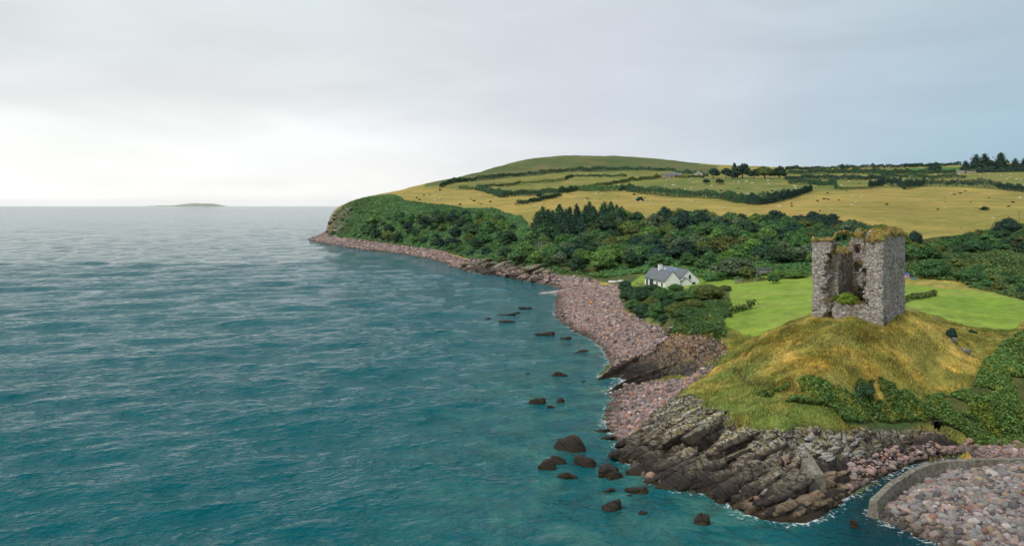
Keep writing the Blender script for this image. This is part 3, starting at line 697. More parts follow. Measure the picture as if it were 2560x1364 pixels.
def scatter(poly_px, spacing, seed, jitter=1.0):
    """Poisson-like scatter of ground points inside a surveyed polygon"""
    rg = np.random.default_rng(seed); pl = gpoly(poly_px)
    us = [p[0] for p in pl]; ls = [p[1] for p in pl]; pts = []; tries = 0
    A_ = 0
    for i in range(len(pl)):
        (x0, y0), (x1, y1) = [(p[0]*math.exp(p[1]), math.exp(p[1])) for p in (pl[i], pl[(i+1) % len(pl)])]; A_ += x0*y1-x1*y0
    want = int(abs(A_)/2/spacing**2*9)
    Ys = np.sqrt(rg.uniform(math.exp(2*min(ls)), math.exp(2*max(ls)), want*3)); Us = rg.uniform(min(us), max(us), want*3)
    ok = inpoly(Us, np.log(Ys), pl); Xs = (Us*Ys)[ok]; Ys = Ys[ok]
    for x, y in zip(Xs, Ys):
        if all((x-a)**2+(y-b)**2 > spacing**2 for a, b in pts): pts.append((x, y))
        if len(pts) > 420: break
    return [Vector((x, y, float(zt(x, y)))) for x, y in pts]
MARKS = [(0, 905, 'at the headland tip'), (905, 975, 'above the spit\'s far end'), (975, 1045, 'above the spit\'s middle'), (1045, 1115, 'above the spit\'s near half'),
  (1115, 1190, 'above the spit\'s root'), (1190, 1260, 'above the dark shore rocks'), (1260, 1330, 'left of the conifer stand'), (1330, 1400, 'at the conifers\' left edge'),
  (1400, 1470, 'below the conifer stand'), (1470, 1540, 'above the slipway'), (1540, 1610, 'above the two boats'), (1610, 1660, 'behind the cottage chimney'), (1660, 1710, 'behind the cottage roof panels'),
  (1710, 1770, 'right of the cottage'), (1770, 1830, 'left of the pale willow'), (1830, 1890, 'behind the pale willow'), (1890, 1950, 'behind the utility pole'), (1950, 2030, 'just left of the tower'),
  (2030, 2130, 'behind the left tower half'), (2130, 2262, 'behind the right tower half'), (2262, 2330, 'just right of the tower'), (2330, 2400, 'below the field\'s middle'), (2400, 2470, 'below the field\'s right part'), (2470, 2540, 'near the right-hand pole'), (2540, 9999, 'at the right edge')]
def markof(px): return next(n for a, b, n in MARKS if a <= px < b)
def grow(pts, kindf, group, where, cat_='tree', seed=1):
    """trees or bushes on ground points, each labelled by its landmark and its rank from the front"""
    r = random.Random(seed); cols = {}
    for p in pts: cols.setdefault(markof(proj(p)[0]), []).append(p)
    for mk, lst in cols.items():
        lst.sort(key=lambda p: p.y)
        for i, p in enumerate(lst):
            kind, h, wd, cn = kindf(r, p)
            word = {'broad': 'tree', 'conifer': 'pointed conifer', 'bush': 'bush', 'pine': 'ragged pine'}[kind]
            nm = {'broad': 'broadleaf_tree', 'conifer': 'conifer_tree', 'bush': 'bush', 'pine': 'pine_tree'}[kind]
            c_ = GREENS[cn]; j = r.uniform(.8, 1.25); c_ = tuple(x*j*r.uniform(.92, 1.08) for x in c_)
            put_tree(kind, p, h, wd, c_, nm, f'{cn} {word} {where} {mk}, {ordw(i)} from front' if len(lst) > 1 else f'{cn} {word} {where} {mk}', 'bush' if kind == 'bush' else 'tree', group)
def k_wood(r, p):
    q = r.random()
    cn = r.choices(['dark green', 'olive green', 'mid green', 'deep blue-green', 'grey-green', 'fresh green'], [3, 3, 4, 1.5, 2, 2])[0]
    if p.y < 300: h = r.uniform(5, 7.5)
    elif p.y < 400: h = r.uniform(6.5, 9.5)
    else: h = r.uniform(7, 13.5)
    return 'broad', h, h*r.uniform(.85, 1.5), cn
def k_head(r, p):
    cn = r.choices(['dark green', 'mid green', 'deep blue-green', 'olive green', 'fresh green'], [5, 4, 3, 1, 1])[0]
    if r.random() < .4: h = r.uniform(3, 5.5); return 'bush', h, h*r.uniform(1.4, 2.2), cn
    h = r.uniform(6, 10); return 'broad', h, h*r.uniform(.9, 1.25), cn
def k_bush(r, p):
    cn = r.choices(['dark green', 'mid green', 'olive green', 'deep blue-green'], [4, 4, 2, 2])[0]
    h = r.uniform(2.6, 5.5); return 'bush', h, h*r.uniform(1.4, 2.0), cn
WOOD = [(1340,600),(1330,625),(1395,676),(1470,688),(1500,680),(1530,672),(1600,674),(1650,672),(1770,678),(1900,664),(1960,664),(2030,664),(2262,668),(2262,632),(2200,600),(2100,586),(2000,574),(1900,570),(1800,572),(1700,570),(1560,570),(1480,590)]
grow(scatter(WOOD, 8.2, 11), k_wood, 'trees of the wood above the cove', 'in the wood', seed=2)
grow(scatter([(915,597),(900,575),(960,552),(1050,545),(1120,540),(1200,552),(1265,565),(1300,585),(1255,605),(1200,625),(1180,638),(1100,624),(1000,611)], 9.2, 12), k_head, 'trees and bushes on the headland bank', 'on the bank', seed=3)
grow(scatter([(822,592),(838,560),(860,535),(900,520),(960,530),(950,560),(905,575),(910,598)], 13, 13), lambda r, p: ('bush', r.uniform(2, 4), r.uniform(4, 7), r.choice(['mid green', 'dark green'])), 'bushes on the headland tip', 'on the slope', seed=4)
grow(scatter([(1200,640),(1255,615),(1330,608),(1335,640),(1390,676),(1300,668),(1240,655)], 11, 14), k_head, 'bushes among the bracken', 'in the bracken', seed=5)
def k_con(r, p): return 'conifer', r.uniform(10, 15.5), r.uniform(6.5, 9), r.choice(['dark green', 'deep blue-green'])
grow(scatter([(1335,612),(1400,618),(1470,606),(1550,590),(1556,566),(1480,562),(1400,568),(1342,580)], 5.2, 15), k_con, 'conifers of the dark stand', 'in the stand', seed=6)
def k_pine(r, p): return 'broad', r.uniform(10, 14.5), r.uniform(8, 11), 'deep blue-green'
grow(scatter([(1640,590),(1690,596),(1760,590),(1760,572),(1700,562),(1640,570)], 7.5, 16), k_pine, 'dark trees in the middle of the wood', 'in the dark clump', seed=7)
grow(scatter([(2100,578),(2060,590),(2000,588),(1985,572),(2040,560)], 7, 17), lambda r, p: ('broad', r.uniform(7, 10), r.uniform(7, 9), 'deep blue-green'), 'dark trees behind the tower', 'in the dark clump', seed=8)
grow(scatter([(2100,560),(2196,575),(2262,603),(2262,625),(2200,598),(2100,583),(1990,568),(1850,556),(1850,545),(1990,548)], 6.5, 18), lambda r, p: ('bush', r.uniform(2.5, 4), r.uniform(5, 7.5), r.choice(['dark green', 'mid green'])), 'bushes along the field edge', 'on the field edge', seed=9)
grow(scatter([(2262,650),(2268,622),(2330,622),(2420,606),(2490,592),(2560,580),(2640,605),(2600,640),(2500,630),(2400,640),(2320,652)], 6.4, 19), k_bush, 'bushes of the thicket under the big field', 'in the thicket', seed=10)
grow(scatter([(2262,692),(2285,664),(2400,662),(2450,680),(2560,690),(2640,720),(2600,748),(2500,728),(2420,706),(2340,694)], 6.0, 20), lambda r, p: ('bush', r.uniform(1.8, 3.6), r.uniform(3.5, 6), r.choice(['mid green', 'olive green', 'dark green'])), 'bushes behind the right-hand lawn', 'at the lawn edge', seed=11)
# single trees and bushes one can point at: kind, column, foot row, height px, width px, colour
def one(kind, px, py, hp, wp, cn, name, label, cat_, hi=False, dY=None, lean=0.0):
    b = ground(px, py) if dY is None else Vector(((px-CX)/FPX*dY, dY, 0))
    if dY is not None: b.z = float(zt(b.x, b.y))
    s = b.y/FPX; c_ = GREENS[cn]
    return put_tree(kind, b, hp*s, wp*s*(.95 if kind == 'conifer' else 1), c_, name, label, cat_, None, hi, lean)
one('broad', 1838, 694, 66, 118, 'grey-green', 'willow_tree', 'broad pale willow with bare lower branches at the back of the lawn', 'tree', True)
one('bush', 1772, 748, 52, 100, 'olive green', 'bush', 'large rounded yellow-green bush between the cottage and the lawn', 'bush', True)
one('bush', 1710, 752, 34, 70, 'mid green', 'bush', 'mid green bush beneath the cottage gable', 'bush', True)
one('bush', 1655, 752, 44, 74, 'mid green', 'bush', 'dark bush in front of the cottage long wall, above the boulder beach', 'bush', True)
one('bush', 1600, 752, 50, 74, 'dark green', 'bush', 'dark bush under the cottage deck at the top of the beach', 'bush', True)
one('bush', 1572, 748, 46, 52, 'dark green', 'bush', 'leftmost dark bush overhanging the boulder beach', 'bush', True)
one('bush', 1605, 792, 44, 56, 'dark green', 'bush', 'low bush hanging furthest down onto the boulder beach', 'bush', True)
one('bush', 1645, 792, 52, 66, 'mid green', 'bush', 'mid green bush low on the bank right of the hanging bush', 'bush', True)
one('bush', 1690, 790, 46, 66, 'olive green', 'bush', 'olive bush on the bank above the brown earth slip', 'bush', True)
one('bush', 1735, 772, 34, 70, 'olive green', 'bush', 'low olive bush at the top of the bramble bank', 'bush', True)
for px, py, hp, wp, cn, lb in [(1562, 722, 30, 40, 'dark green', 'small dark bush at the seaward corner of the cottage garden'), (1632, 726, 22, 52, 'dark green', 'dark bush tight under the cottage long wall'), (1690, 728, 26, 50, 'mid green', 'green bush at the foot of the cottage corner'),
    (1585, 776, 40, 50, 'mid green', 'bush at the beach edge between the two leftmost dark bushes'), (1628, 772, 40, 56, 'olive green', 'olive bush in the middle of the bush bank below the cottage'), (1672, 775, 38, 60, 'dark green', 'dark bush in the middle of the bank, right of the olive one'),
    (1715, 790, 34, 60, 'mid green', 'green bush above the brown earth slip, right end of the bank'), (1742, 738, 34, 66, 'fresh green', 'bright bush beside the large rounded yellow-green one'), (1812, 728, 22, 40, 'olive green', 'small olive bush at the back corner of the lawn'), (1810, 790, 22, 50, 'mid green', 'low bramble bush on the left rim of the lawn'), (1660, 805, 26, 44, 'dark green', 'low dark bush where the bank meets the beach')]:
    one('bush', px, py, hp, wp, cn, 'bush', lb, 'bush', True)
one('bush', 1795, 770, 20, 60, 'mid green', 'bush', 'flat spreading bush at the left corner of the lawn', 'bush', True)
one('broad', 1933, 708, 27, 26, 'mid green', 'apple_tree', 'small young tree standing alone on the back lawn by the tower', 'tree')
one('bush', 1946, 696, 30, 52, 'fresh green', 'bush', 'rounded fresh green garden bush right of the grey shed', 'bush', True)
one('bush', 1990, 694, 32, 60, 'fresh green', 'bush', 'wide garden bush at the left side of the tower', 'bush', True)
one('broad', 1866, 698, 36, 44, 'olive green', 'apple_tree', 'small spreading tree beside the field gate', 'tree')
one('bush', 1780, 702, 16, 60, 'mid green', 'bush', 'low garden bush between the cottage gable and willow', 'bush')
one('bush', 2286, 622, 62, 46, 'deep blue-green', 'bush', 'tall dark bush touching the right edge of the tower', 'bush', True)
one('bush', 2335, 690, 58, 92, 'mid green', 'bush', 'big rounded bush right of the tower beside the dry grass', 'bush', True)
one('bush', 2425, 702, 44, 90, 'mid green', 'bush', 'wide dark bush behind the right-hand lawn', 'bush', True)
one('bush', 2520, 590, 62, 78, 'deep blue-green', 'bush', 'large dark bush left of the right-hand pole under the field', 'bush', True)
one('bush', 2379, 848, 40, 30, 'deep blue-green', 'bush', 'small dark bush beside the standing stones on the mound', 'bush', True)
one('bush', 2430, 832, 10, 26, 'deep blue-green', 'bush', 'tiny dark bush at the front edge of the right-hand lawn', 'bush')
one('bush', 2160, 985, 34, 66, 'dark green', 'bush', 'dark bramble bush beside the fence post on the lower mound', 'bush', True)
one('bush', 2462, 525, 12, 26, 'deep blue-green', 'bush', 'lone dark gorse bush in the right of the big field', 'bush')
one('broad', 1767, 460, 14, 20, 'deep blue-green', 'broadleaf_tree', 'left of two small round trees in the sheep field', 'tree')
one('broad', 1799, 459, 14, 24, 'deep blue-green', 'broadleaf_tree', 'right of two small round trees in the sheep field', 'tree')
for px, hp, wp, kd, lb in [(1783, 32, 34, 'broad', 'leftmost tree of the farm clump on the skyline'), (1815, 33, 30, 'broad', 'second tree of the skyline farm clump'), (1836, 40, 24, 'conifer', 'ragged dark fir sticking out of the farm clump'),
    (1856, 42, 46, 'broad', 'tallest round tree of the farm clump'), (1885, 26, 30, 'broad', 'low dark tree right of the tallest farm tree'), (1912, 34, 50, 'broad', 'wide yellow-green tree of the farm clump'), (1948, 34, 34, 'broad', 'rightmost dark tree of the farm clump')]:
    one(kd, px, 446, hp, wp, 'olive green' if 'yellow' in lb else 'deep blue-green', 'fir_tree' if kd == 'conifer' else 'broadleaf_tree', lb, 'tree')
for px, hp, wp, kd, lb in [(2414, 26, 24, 'conifer', 'leftmost small conifer of the right skyline clump'), (2440, 42, 34, 'conifer', 'tall ragged conifer left of the right clump centre'), (2462, 44, 34, 'conifer', 'tall conifer in the middle of the right clump'),
    (2478, 30, 34, 'broad', 'round-topped tree in front of the right skyline conifers'), (2502, 46, 38, 'conifer', 'broad tallest conifer of the right skyline clump'), (2538, 32, 26, 'conifer', 'separate conifer just right of the skyline clump'), (2562, 34, 26, 'conifer', 'conifer cut by the right edge of the photo')]:
    one(kd, px, 427, hp, wp*1.2, 'deep blue-green', 'conifer_tree' if kd == 'conifer' else 'broadleaf_tree', lb, 'tree')
one('pine', 2107, 430, 20, 12, 'deep blue-green', 'pine_tree', 'left of two thin wind-bent pines on the skyline', 'tree')
one('pine', 2117, 431, 21, 11, 'deep blue-green', 'pine_tree', 'right of two thin wind-bent pines on the skyline', 'tree')
one('pine', 2182, 420, 13, 9, 'deep blue-green', 'pine_tree', 'tiny lone pine on the skyline above the green strip', 'tree')
one('broad', 2336, 430, 20, 36, 'deep blue-green', 'broadleaf_tree', 'round dark tree beside the bright green strip, right skyline', 'tree')
one('broad', 2186, 431, 12, 20, 'deep blue-green', 'broadleaf_tree', 'small round tree below the tiny lone pine', 'tree')
one('broad', 2142, 432, 16, 24, 'dark green', 'broadleaf_tree', 'dark round tree right of the thin pines', 'tree')
one('bush', 1600, 502, 13, 24, 'deep blue-green', 'bush', 'dark bush in the hedge at mid field, left of sheep', 'bush')
one('bush', 1551, 477, 12, 12, 'deep blue-green', 'bush', 'narrow upright bush in the hedge below the bungalow', 'bush')
one('bush', 1349, 492, 14, 20, 'deep blue-green', 'bush', 'dark round bush standing up from the lower left hedge', 'bush')
# hedgerows ------------------------------------------------------------
def hedge(pts, hgt, wid, cn, label, seed, gap=0.0, name='hedgerow'):
    rg = np.random.default_rng(seed); W_ = [ground(*p) for p in pts]; parts = []
    Lt = [0]
    for a, b in zip(W_[:-1], W_[1:]): Lt.append(Lt[-1]+(b.xy-a.xy).length)
    tot = Lt[-1]; Yav = sum(p.y for p in W_)/len(W_)
    leaf = max(.55, Yav*.0011); n = int(min(16000, tot*(hgt+wid)*2.6/(leaf*leaf)))
    s = rg.uniform(0, tot, n); X = np.interp(s, Lt, [p.x for p in W_]); Y = np.interp(s, Lt, [p.y for p in W_])
    prof = .5+1.0*np.clip(fbm2(s*.09, s*0+seed, seed, 5, .65)*1.3+.5, 0, 1)
    if gap: prof *= (fbm2(s*.04, s*0+3.3, seed+5, 2) > -.5+gap)
    off = rg.uniform(-1, 1, n); X = X+off*wid*.5*prof*.6+rg.normal(0, .2, n); Y = Y+off*wid*.5*prof+rg.normal(0, .2, n)
    hh_ = hgt*1.25*prof*np.sqrt(np.clip(1-off**2, 0, 1))*rg.uniform(.45, 1.05, n)
    ok = prof > .2; P = np.stack([X, Y, zt(X, Y)+hh_], 1)[ok]
    D = np.stack([off*0, off*.6-.4, np.full(n, .7)], 1)[ok]
    V, F = cards(P, D, leaf*1.25, rg, .6); Cc = np.repeat(tint(len(P), rg, .5, 1.4), 4, 0)
    org = np.array(W_[0]); me = mesh_np(name, V-org, F); set_col(me, Cc)
    o = thing(name, label, 'hedge', W_[0], 0, None, me, M_LEAF); o.color = (*GREENS[cn], 1); return o
HG = [([(1100,470),(1165,455),(1230,448),(1300,441),(1366,435),(1434,429),(1500,427),(1558,426),(1620,427),(1690,428)], 4.5, 6, 'dark green', 'long dark hedge along the foot of the bare hill', 0),
 ([(1148,470),(1195,475),(1214,468),(1300,460),(1410,452)], 2.6, 4, 'olive green', 'thin hedge line crossing the upper left fields, second below the hill', .15),
 ([(1413,450),(1430,444),(1500,443),(1565,442)], 2.8, 5, 'dark green', 'short straight hedge between upper fields left of the bungalow', 0),
 ([(1195,475),(1230,484),(1260,494),(1315,491),(1356,487),(1400,484),(1439,477)], 4.5, 10, 'dark green', 'thick bushy hedge starting at the headland fields', 0),
 ([(1439,477),(1514,464),(1558,458),(1609,451),(1648,446)], 3.5, 8, 'olive green', 'hedge and scrub climbing towards the bungalow', .1),
 ([(1452,477),(1506,478),(1553,476),(1575,474)], 4, 8, 'mid green', 'bright green hedge stretch in the mid fields', 0),
 ([(1570,476),(1596,482),(1656,488),(1687,491),(1738,494),(1815,497),(1867,508),(1919,506),(1960,496)], 4.6, 11, 'dark green', 'broad dark hedge sweeping across the middle of the fields', 0),
 ([(1867,509),(1900,512),(1951,504),(2003,487),(2029,477)], 4.5, 10, 'deep blue-green', 'dark hedge rising along the left side of the big field', 0),
 ([(1293,513),(1325,508),(1356,502),(1400,492)], 2.8, 6, 'dark green', 'low broken hedge above the conifer stand', .15),
 ([(2173,471),(2210,466),(2245,464),(2261,473),(2312,465),(2390,466),(2441,468),(2493,470),(2560,481),(2640,486)], 5.5, 10, 'deep blue-green', 'dark bushy hedge along the top of the big field', 0),
 ([(1972,459),(2030,460),(2088,464),(2090,472)], 4, 9, 'dark green', 'rounded clump hedge at the top left corner of the big field', 0),
 ([(1962,450),(2030,449),(2106,449),(2160,450),(2210,448)], 4, 8, 'deep blue-green', 'dark hedge right of the farm clump, below the thin pines', 0),
 ([(2199,444),(2325,446),(2415,446)], 3.2, 7, 'dark green', 'low hedge in the upper right sheep field', .05),
 ([(1964,425),(2029,424),(2106,423),(2184,421),(2261,419),(2338,416),(2403,414)], 5, 8, 'deep blue-green', 'skyline hedge on the far right ridge', 0),
 ([(1970,434),(2042,434),(2132,434),(2209,436),(2312,435),(2390,434)], 5, 14, 'dark green', 'wide dark scrub hedge under the bright green strip', 0),
 ([(2441,433),(2500,431),(2560,428),(2640,428)], 5, 10, 'deep blue-green', 'dark hedge beneath the right skyline conifers', 0),
 ([(1640,440),(1660,446),(1720,445),(1760,444)], 2.2, 4, 'olive green', 'low garden hedge in front of the bungalow', .1),
 ([(1690,434),(1735,437),(1770,441)], 4, 7, 'dark green', 'dark hedge between the bungalow and gabled farmhouse', 0),
 ([(1845,707),(1880,703),(1930,699),(1980,695),(2024,691)], .9, 1.0, 'olive green', 'low brown-green hedge along the back of the lawn', .1),
 ([(1826,784),(1850,777),(1890,769)], 1.1, 1.4, 'olive green', 'short brown-green strip of scrub at the left side of the lawn', 0),
 ([(2262,756),(2300,746),(2338,738)], .9, 1.6, 'olive green', 'short strip of dry scrub on the lawn right of the tower', 0),
 ([(2093,474),(2130,472),(2170,472)], 1.6, 3, 'olive green', 'thin scrubby hedge on the stone bank above the big field', .2)]
for i, (pts, h_, w_, cn, lb, gp) in enumerate(HG): hedge(pts, h_, w_, cn, lb, 50+i, gp)
# gorse tufts and rushes in the fields
rg_ = random.Random(5)
GT = [(1978,509),(1979,516),(2044,503),(2060,498),(2070,499),(2217,512),(2361,496),(2413,478),(2401,484),(2386,487),(2522,517),(2402,571),(2069,483),(2117,477),(2050,528),(2097,501),(2364,506),(2427,506),(2472,495),(2532,506),(2345,524),(2440,521),
  (1049,500),(1137,517),(1042,495),(1075,486),(1090,480),(1185,503),(1178,497),(1196,508),(1150,512),(1226,505),(1203,510),(1100,476),(1060,489),(1468,497),(1612,495),(1585,487),(1930,478),(1802,478),(1790,483),(1845,471),(1780,477),(1545,492),(1360,510),(1500,500),(2148,460),(2190,456)]
for i, (px, py) in enumerate(GT):
    p = ground(px, py); lm = 'in the big field behind the tower' if px > 1960 and py > 474 else 'in the upper right fields' if px > 1700 else 'in the middle fields' if px > 1300 else 'in the headland field'
    j = sum(1 for q in GT if (q[0], q[1]) < (px, py) and ((q[0] > 1960 and q[1] > 474)*3+(q[0] > 1700)*2+(q[0] > 1300)) == ((px > 1960 and py > 474)*3+(px > 1700)*2+(px > 1300)))
    s = p.y/FPX*rg_.uniform(4, 9); big = s > 2
    o = put_tree('bush', p, s*.5, s*1.1, (.055, .055, .022) if i % 3 else (.03, .045, .02), 'gorse_bush', f'{"larger" if big else "small"} dark tuft of gorse {lm}, {ordw(j)} from the left', 'bush', 'gorse tufts in the fields')
# bracken and bramble cover: uncountable ------------------------------
def cover(name, polys, n, leaf, hgt, col, seed, lump=.25, label=None, holes=(), dark=.18):
    rg = np.random.default_rng(seed); Ps = []
    for pp in polys:
        pl = gpoly(pp); us = [p[0] for p in pl]; ls = [p[1] for p in pl]; m_ = n*3
        u = rg.uniform(min(us), max(us), m_); l = rg.uniform(min(ls), max(ls), m_); ok = inpoly(u, l, pl); u, l = u[ok][:n//len(polys)], l[ok][:n//len(polys)]
        Y = np.exp(l); Ps.append(np.stack([u*Y, Y], 1))
    XY = np.concatenate(Ps); X, Y = XY.T
    lp = np.clip(fbm2(X*lump, Y*lump, seed, 4)+.45, 0, 1); edge = lp > dark
    X, Y, lp = X[edge], Y[edge], lp[edge]
    Zg = zt(X, Y)+hgt*lp*rg.uniform(.5, 1.05, len(X)); eps = .3
    D = np.stack([rg.normal(0, .2, len(X)), rg.normal(-.25, .2, len(X)), np.ones(len(X))], 1)
    V, F = cards(np.stack([X, Y, Zg], 1), D, leaf if np.isscalar(leaf) else leaf, rg, .45)
    base = np.array(col)*(.75+.6*(vn2(X*lump*.4, Y*lump*.4, seed+3)))[:, None]
    br = (vn2(X*.5, Y*.5, seed+9) > .72)[:, None]; base = np.where(br, base*np.array([1.5, 1.1, .8]), base)
    Cc = np.repeat(tint(len(X), rg, .6, 1.4)*base, 4, 0)
    me = mesh_np(name, V, F); set_col(me, Cc); o = link(name, me, M_LEAF, kind='stuff', label=label); return o
cover('bracken', [[(820,592),(838,540),(870,509),(905,497),(965,488),(1010,501),(1110,513),(1160,523),(1230,521),(1290,541),(1320,560),(1320,600),(1390,676),(1300,662),(1200,648),(1100,625),(1000,612),(900,600)]], 60000, 1.4, 1.6, (.088, .20, .066), 91, .12, 'green bracken covering the headland slope')
cover('bracken', [[(1200,650),(1190,630),(1250,600),(1320,590),(1340,640),(1400,676),(1480,690),(1500,660),(1400,610),(1480,590),(1860,560),(2262,610),(2262,690),(2030,688),(1900,690),(1850,700),(1700,690),(1500,695),(1390,684)]], 60000, 1.0, 1.4, (.085, .20, .058), 92, .15, 'green bracken and undergrowth beneath the wood')
cover('undergrowth', [[(2262,690),(2262,620),(2330,600),(2420,588),(2490,570),(2580,558),(2700,600),(2700,760),(2600,760),(2500,735),(2400,705)]], 45000, .8, 1.1, (.085, .15, .045), 93, .2, 'mixed green undergrowth on the bank right of the tower')
BRAM = [[(1890,992),(1960,965),(2130,982),(2150,955),(2215,955),(2330,995),(2440,965),(2470,900),(2530,850),(2600,810),(2760,800),(2760,1128),(2560,1122),(2440,1118),(2405,1084),(2330,1052),(2200,1056),(2110,1060),(2080,1028),(1960,1010)]]
cover('brambles', BRAM, 80000, .36, 1.2, (.11, .19, .04), 94, .35, 'bramble thicket covering the lower slope of the mound', dark=.33)
cover('brambles', [[(1680,836),(1690,800),(1760,758),(1822,750),(1832,775),(1806,800),(1816,846),(1760,836)]], 22000, .45, 1.3, (.075, .15, .04), 95, .3, 'bramble cover on the bank above the boulder beach')
# rough grass ---------------------------------------------------------
def grass(name, mask, n, h0, label, seed, dark=1.0):
    rg = np.random.default_rng(seed); jj, ii = np.nonzero(mask)
    wgt = (GY[jj, ii]**2); q = rg.choice(len(jj), n, p=wgt/wgt.sum())
    u = gu[ii[q]]+rg.uniform(-.5, .5, n)*(gu[1]-gu[0]); Y = np.exp(gl[jj[q]]+rg.uniform(-.5, .5, n)*(gl[1]-gl[0])); X = u*Y
    c_ = COLS[jj[q], ii[q]]*rg.uniform(.65, 1.45, (n, 1))*np.array([1.0, 1, .95])*dark; z = zt(X, Y)-.05
    hh_ = h0*rg.uniform(.5, 1.3, n)*(.35+1.5*vn2(X*.5, Y*.5, seed)**1.5); th = rg.uniform(0, 6.283, n); wd = .10*rg.uniform(.7, 1.5, n)
    lx = .5*hh_*(fbm2(X*.2, Y*.2, seed+2, 3)*3+rg.normal(0, .5, n)); ly = .5*hh_*(fbm2(X*.2+9, Y*.2, seed+4, 3)*3+rg.normal(0, .5, n))
    B = np.stack([X, Y, z], 1); sx = np.stack([np.cos(th)*wd, np.sin(th)*wd, 0*z], 1); T = B+np.stack([lx, ly, hh_], 1)
    V = np.stack([B-sx, B+sx, T], 1).reshape(-1, 3); me = mesh_np(name, V, np.arange(3*n).reshape(n, 3)); set_col(me, np.repeat(c_, 3, 0))
    link(name, me, M_LEAF, kind='stuff', label=label)
grass('grass', (ZONE == 0) & (GY < 150) & (GU < .75), 210000, .34, 'rough golden grass on the mound', 61, 1.25)
# ================================================================ RUINED TOWER
def surface_nets(f, org, cell):
    """f: 3D density (positive inside) -> quads"""
    nx, ny, nz = f.shape; s = f > 0
    c8 = [f[dx:nx-1+dx, dy:ny-1+dy, dz:nz-1+dz] for dx in (0, 1) for dy in (0, 1) for dz in (0, 1)]
    off = [(dx, dy, dz) for dx in (0, 1) for dy in (0, 1) for dz in (0, 1)]
    ns = sum((c > 0).astype(int) for c in c8); act = (ns > 0) & (ns < 8)
    num = np.zeros(act.shape+(3,)); den = np.zeros(act.shape)
    for a in range(8):
        for b in range(a+1, 8):
            if sum(x != y for x, y in zip(off[a], off[b])) != 1: continue
            fa, fb = c8[a], c8[b]; cr = (fa > 0) != (fb > 0); t = np.where(cr, fa/(fa-fb+1e-12), 0)
            for q in range(3): num[..., q] += np.where(cr, off[a][q]+(off[b][q]-off[a][q])*t, 0)
            den += cr
    ii = np.full(act.shape, -1); ii[act] = np.arange(act.sum())
    pos = np.argwhere(act)+num[act]/den[act][:, None]
    V = np.array(org)+pos*cell; Fs = []
    for ax in range(3):
        sl0 = [slice(None)]*3; sl1 = [slice(None)]*3; sl0[ax] = slice(0, -1); sl1[ax] = slice(1, None)
        a, b = s[tuple(sl0)], s[tuple(sl1)]; e = np.argwhere(a != b); sg = a[a != b]
        u, v = [(1, 2), (2, 0), (0, 1)][ax]
        ok = (e[:, u] > 0) & (e[:, v] > 0) & (e[:, u] < f.shape[u]-1) & (e[:, v] < f.shape[v]-1); e = e[ok]; sg = sg[ok]
        q = []
        for du, dv in ((-1, -1), (0, -1), (0, 0), (-1, 0)):
            p = e.copy(); p[:, u] += du; p[:, v] += dv; q.append(ii[p[:, 0], p[:, 1], p[:, 2]])
        q = np.stack(q, 1); q[~sg] = q[~sg][:, ::-1]; Fs.append(q)
    return V, np.concatenate(Fs)
TZ = 12.5; TL = Vector((45.9, 122.7, TZ)); TA = R(-42.7)
TSX, TSY = 1.06, .94
tower = thing('castle_ruin', 'roofless square grey stone tower ruin with torn-open front on the grassy mound', 'ruin', TL, TA); tower.scale = (TSX, TSY, 1)
cs_ = .13; ox, oy, oz = -.6, -.6, -1.6
nx, ny, nz = int(11.2/cs_), int(12.4/cs_), int(17.6/cs_)
X, Y, Zg = np.meshgrid(ox+np.arange(nx)*cs_, oy+np.arange(ny)*cs_, oz+np.arange(nz)*cs_, indexing='ij')
shp = X.shape; p3 = np.stack([X.ravel(), Y.ravel(), Zg.ravel()], 1)
Wd, Sd = 9.9, 11.0
nA = fbm3(p3*.55, 5, 4, .55).reshape(shp); 
course = np.floor(Zg/.33); jag = (_h(course.astype(int), np.floor(Y/.9).astype(int), 0, 6)-.5)*.55+nA*1.5
jagx = (_h(np.floor(X/.42).astype(int), np.floor(Y/.5).astype(int), 0, 16)-.5)*.5
xl = np.interp(Zg, [-1.6, 0, 1, 2.4, 3.0, 4.5, 7, 9, 10.2, 11.2, 12.4], [2.1, 2.1, 2.0, 2.2, 2.3, 1.55, 1.9, 2.1, 2.3, 2.8, 3.0])
xr = np.interp(Zg, [-1.6, 0, 2.8, 3.2, 5.2, 5.6, 8.2, 8.8, 10.5, 11.2, 12.2, 13.6], [7.1, 7.0, 6.9, 7.35, 7.2, 6.65, 6.65, 7.3, 7.4, 8.0, 8.5, 9.2])
bx = lambda x0, x1, y0, y1, z0, z1: np.minimum.reduce([X-x0, x1-X, Y-y0, y1-Y, Zg-z0, z1-Zg])
hl = np.interp(Y, [0, 1.5, 2.2, 2.8, 6, 9, 11], [12.5, 12.3, 11.0, 10.2, 10.2, 10.6, 10.8])
hb = np.interp(X, [0, 2.2, 2.8, 3.5, 4.2, 4.6, 5.2, 7.5, 8.5, 9.9], [10.5, 10.8, 12.7, 14.0, 13.7, 11.4, 9.8, 10.2, 12.3, 13])
hr = np.interp(Y, [0, .7, 1.4, 5, 8, 11], [12.6, 13.2, 13.6, 13.7, 13.5, 13.2])
batter = np.clip((1.2-Zg)*.04, 0, .2)
nB = fbm3(p3*np.array([.8, .8, .5])+7, 61, 4, .6).reshape(shp); ero = .9*np.clip(nB-.04, 0, .5)+.35*np.clip(nA, 0, .3)
rag = nA*1.1+jagx*.8
mn = np.minimum.reduce
out = mn([X+batter-ero, Wd+batter-X-ero, Y+batter-ero*1.3, Sd+batter-Y, (X+Y)*.75-.12-ero*.5, (Wd-X+Y)*.75-.12-ero*.5])
lw = mn([out, 3.0-X+.5*nA, hl+rag-Zg])
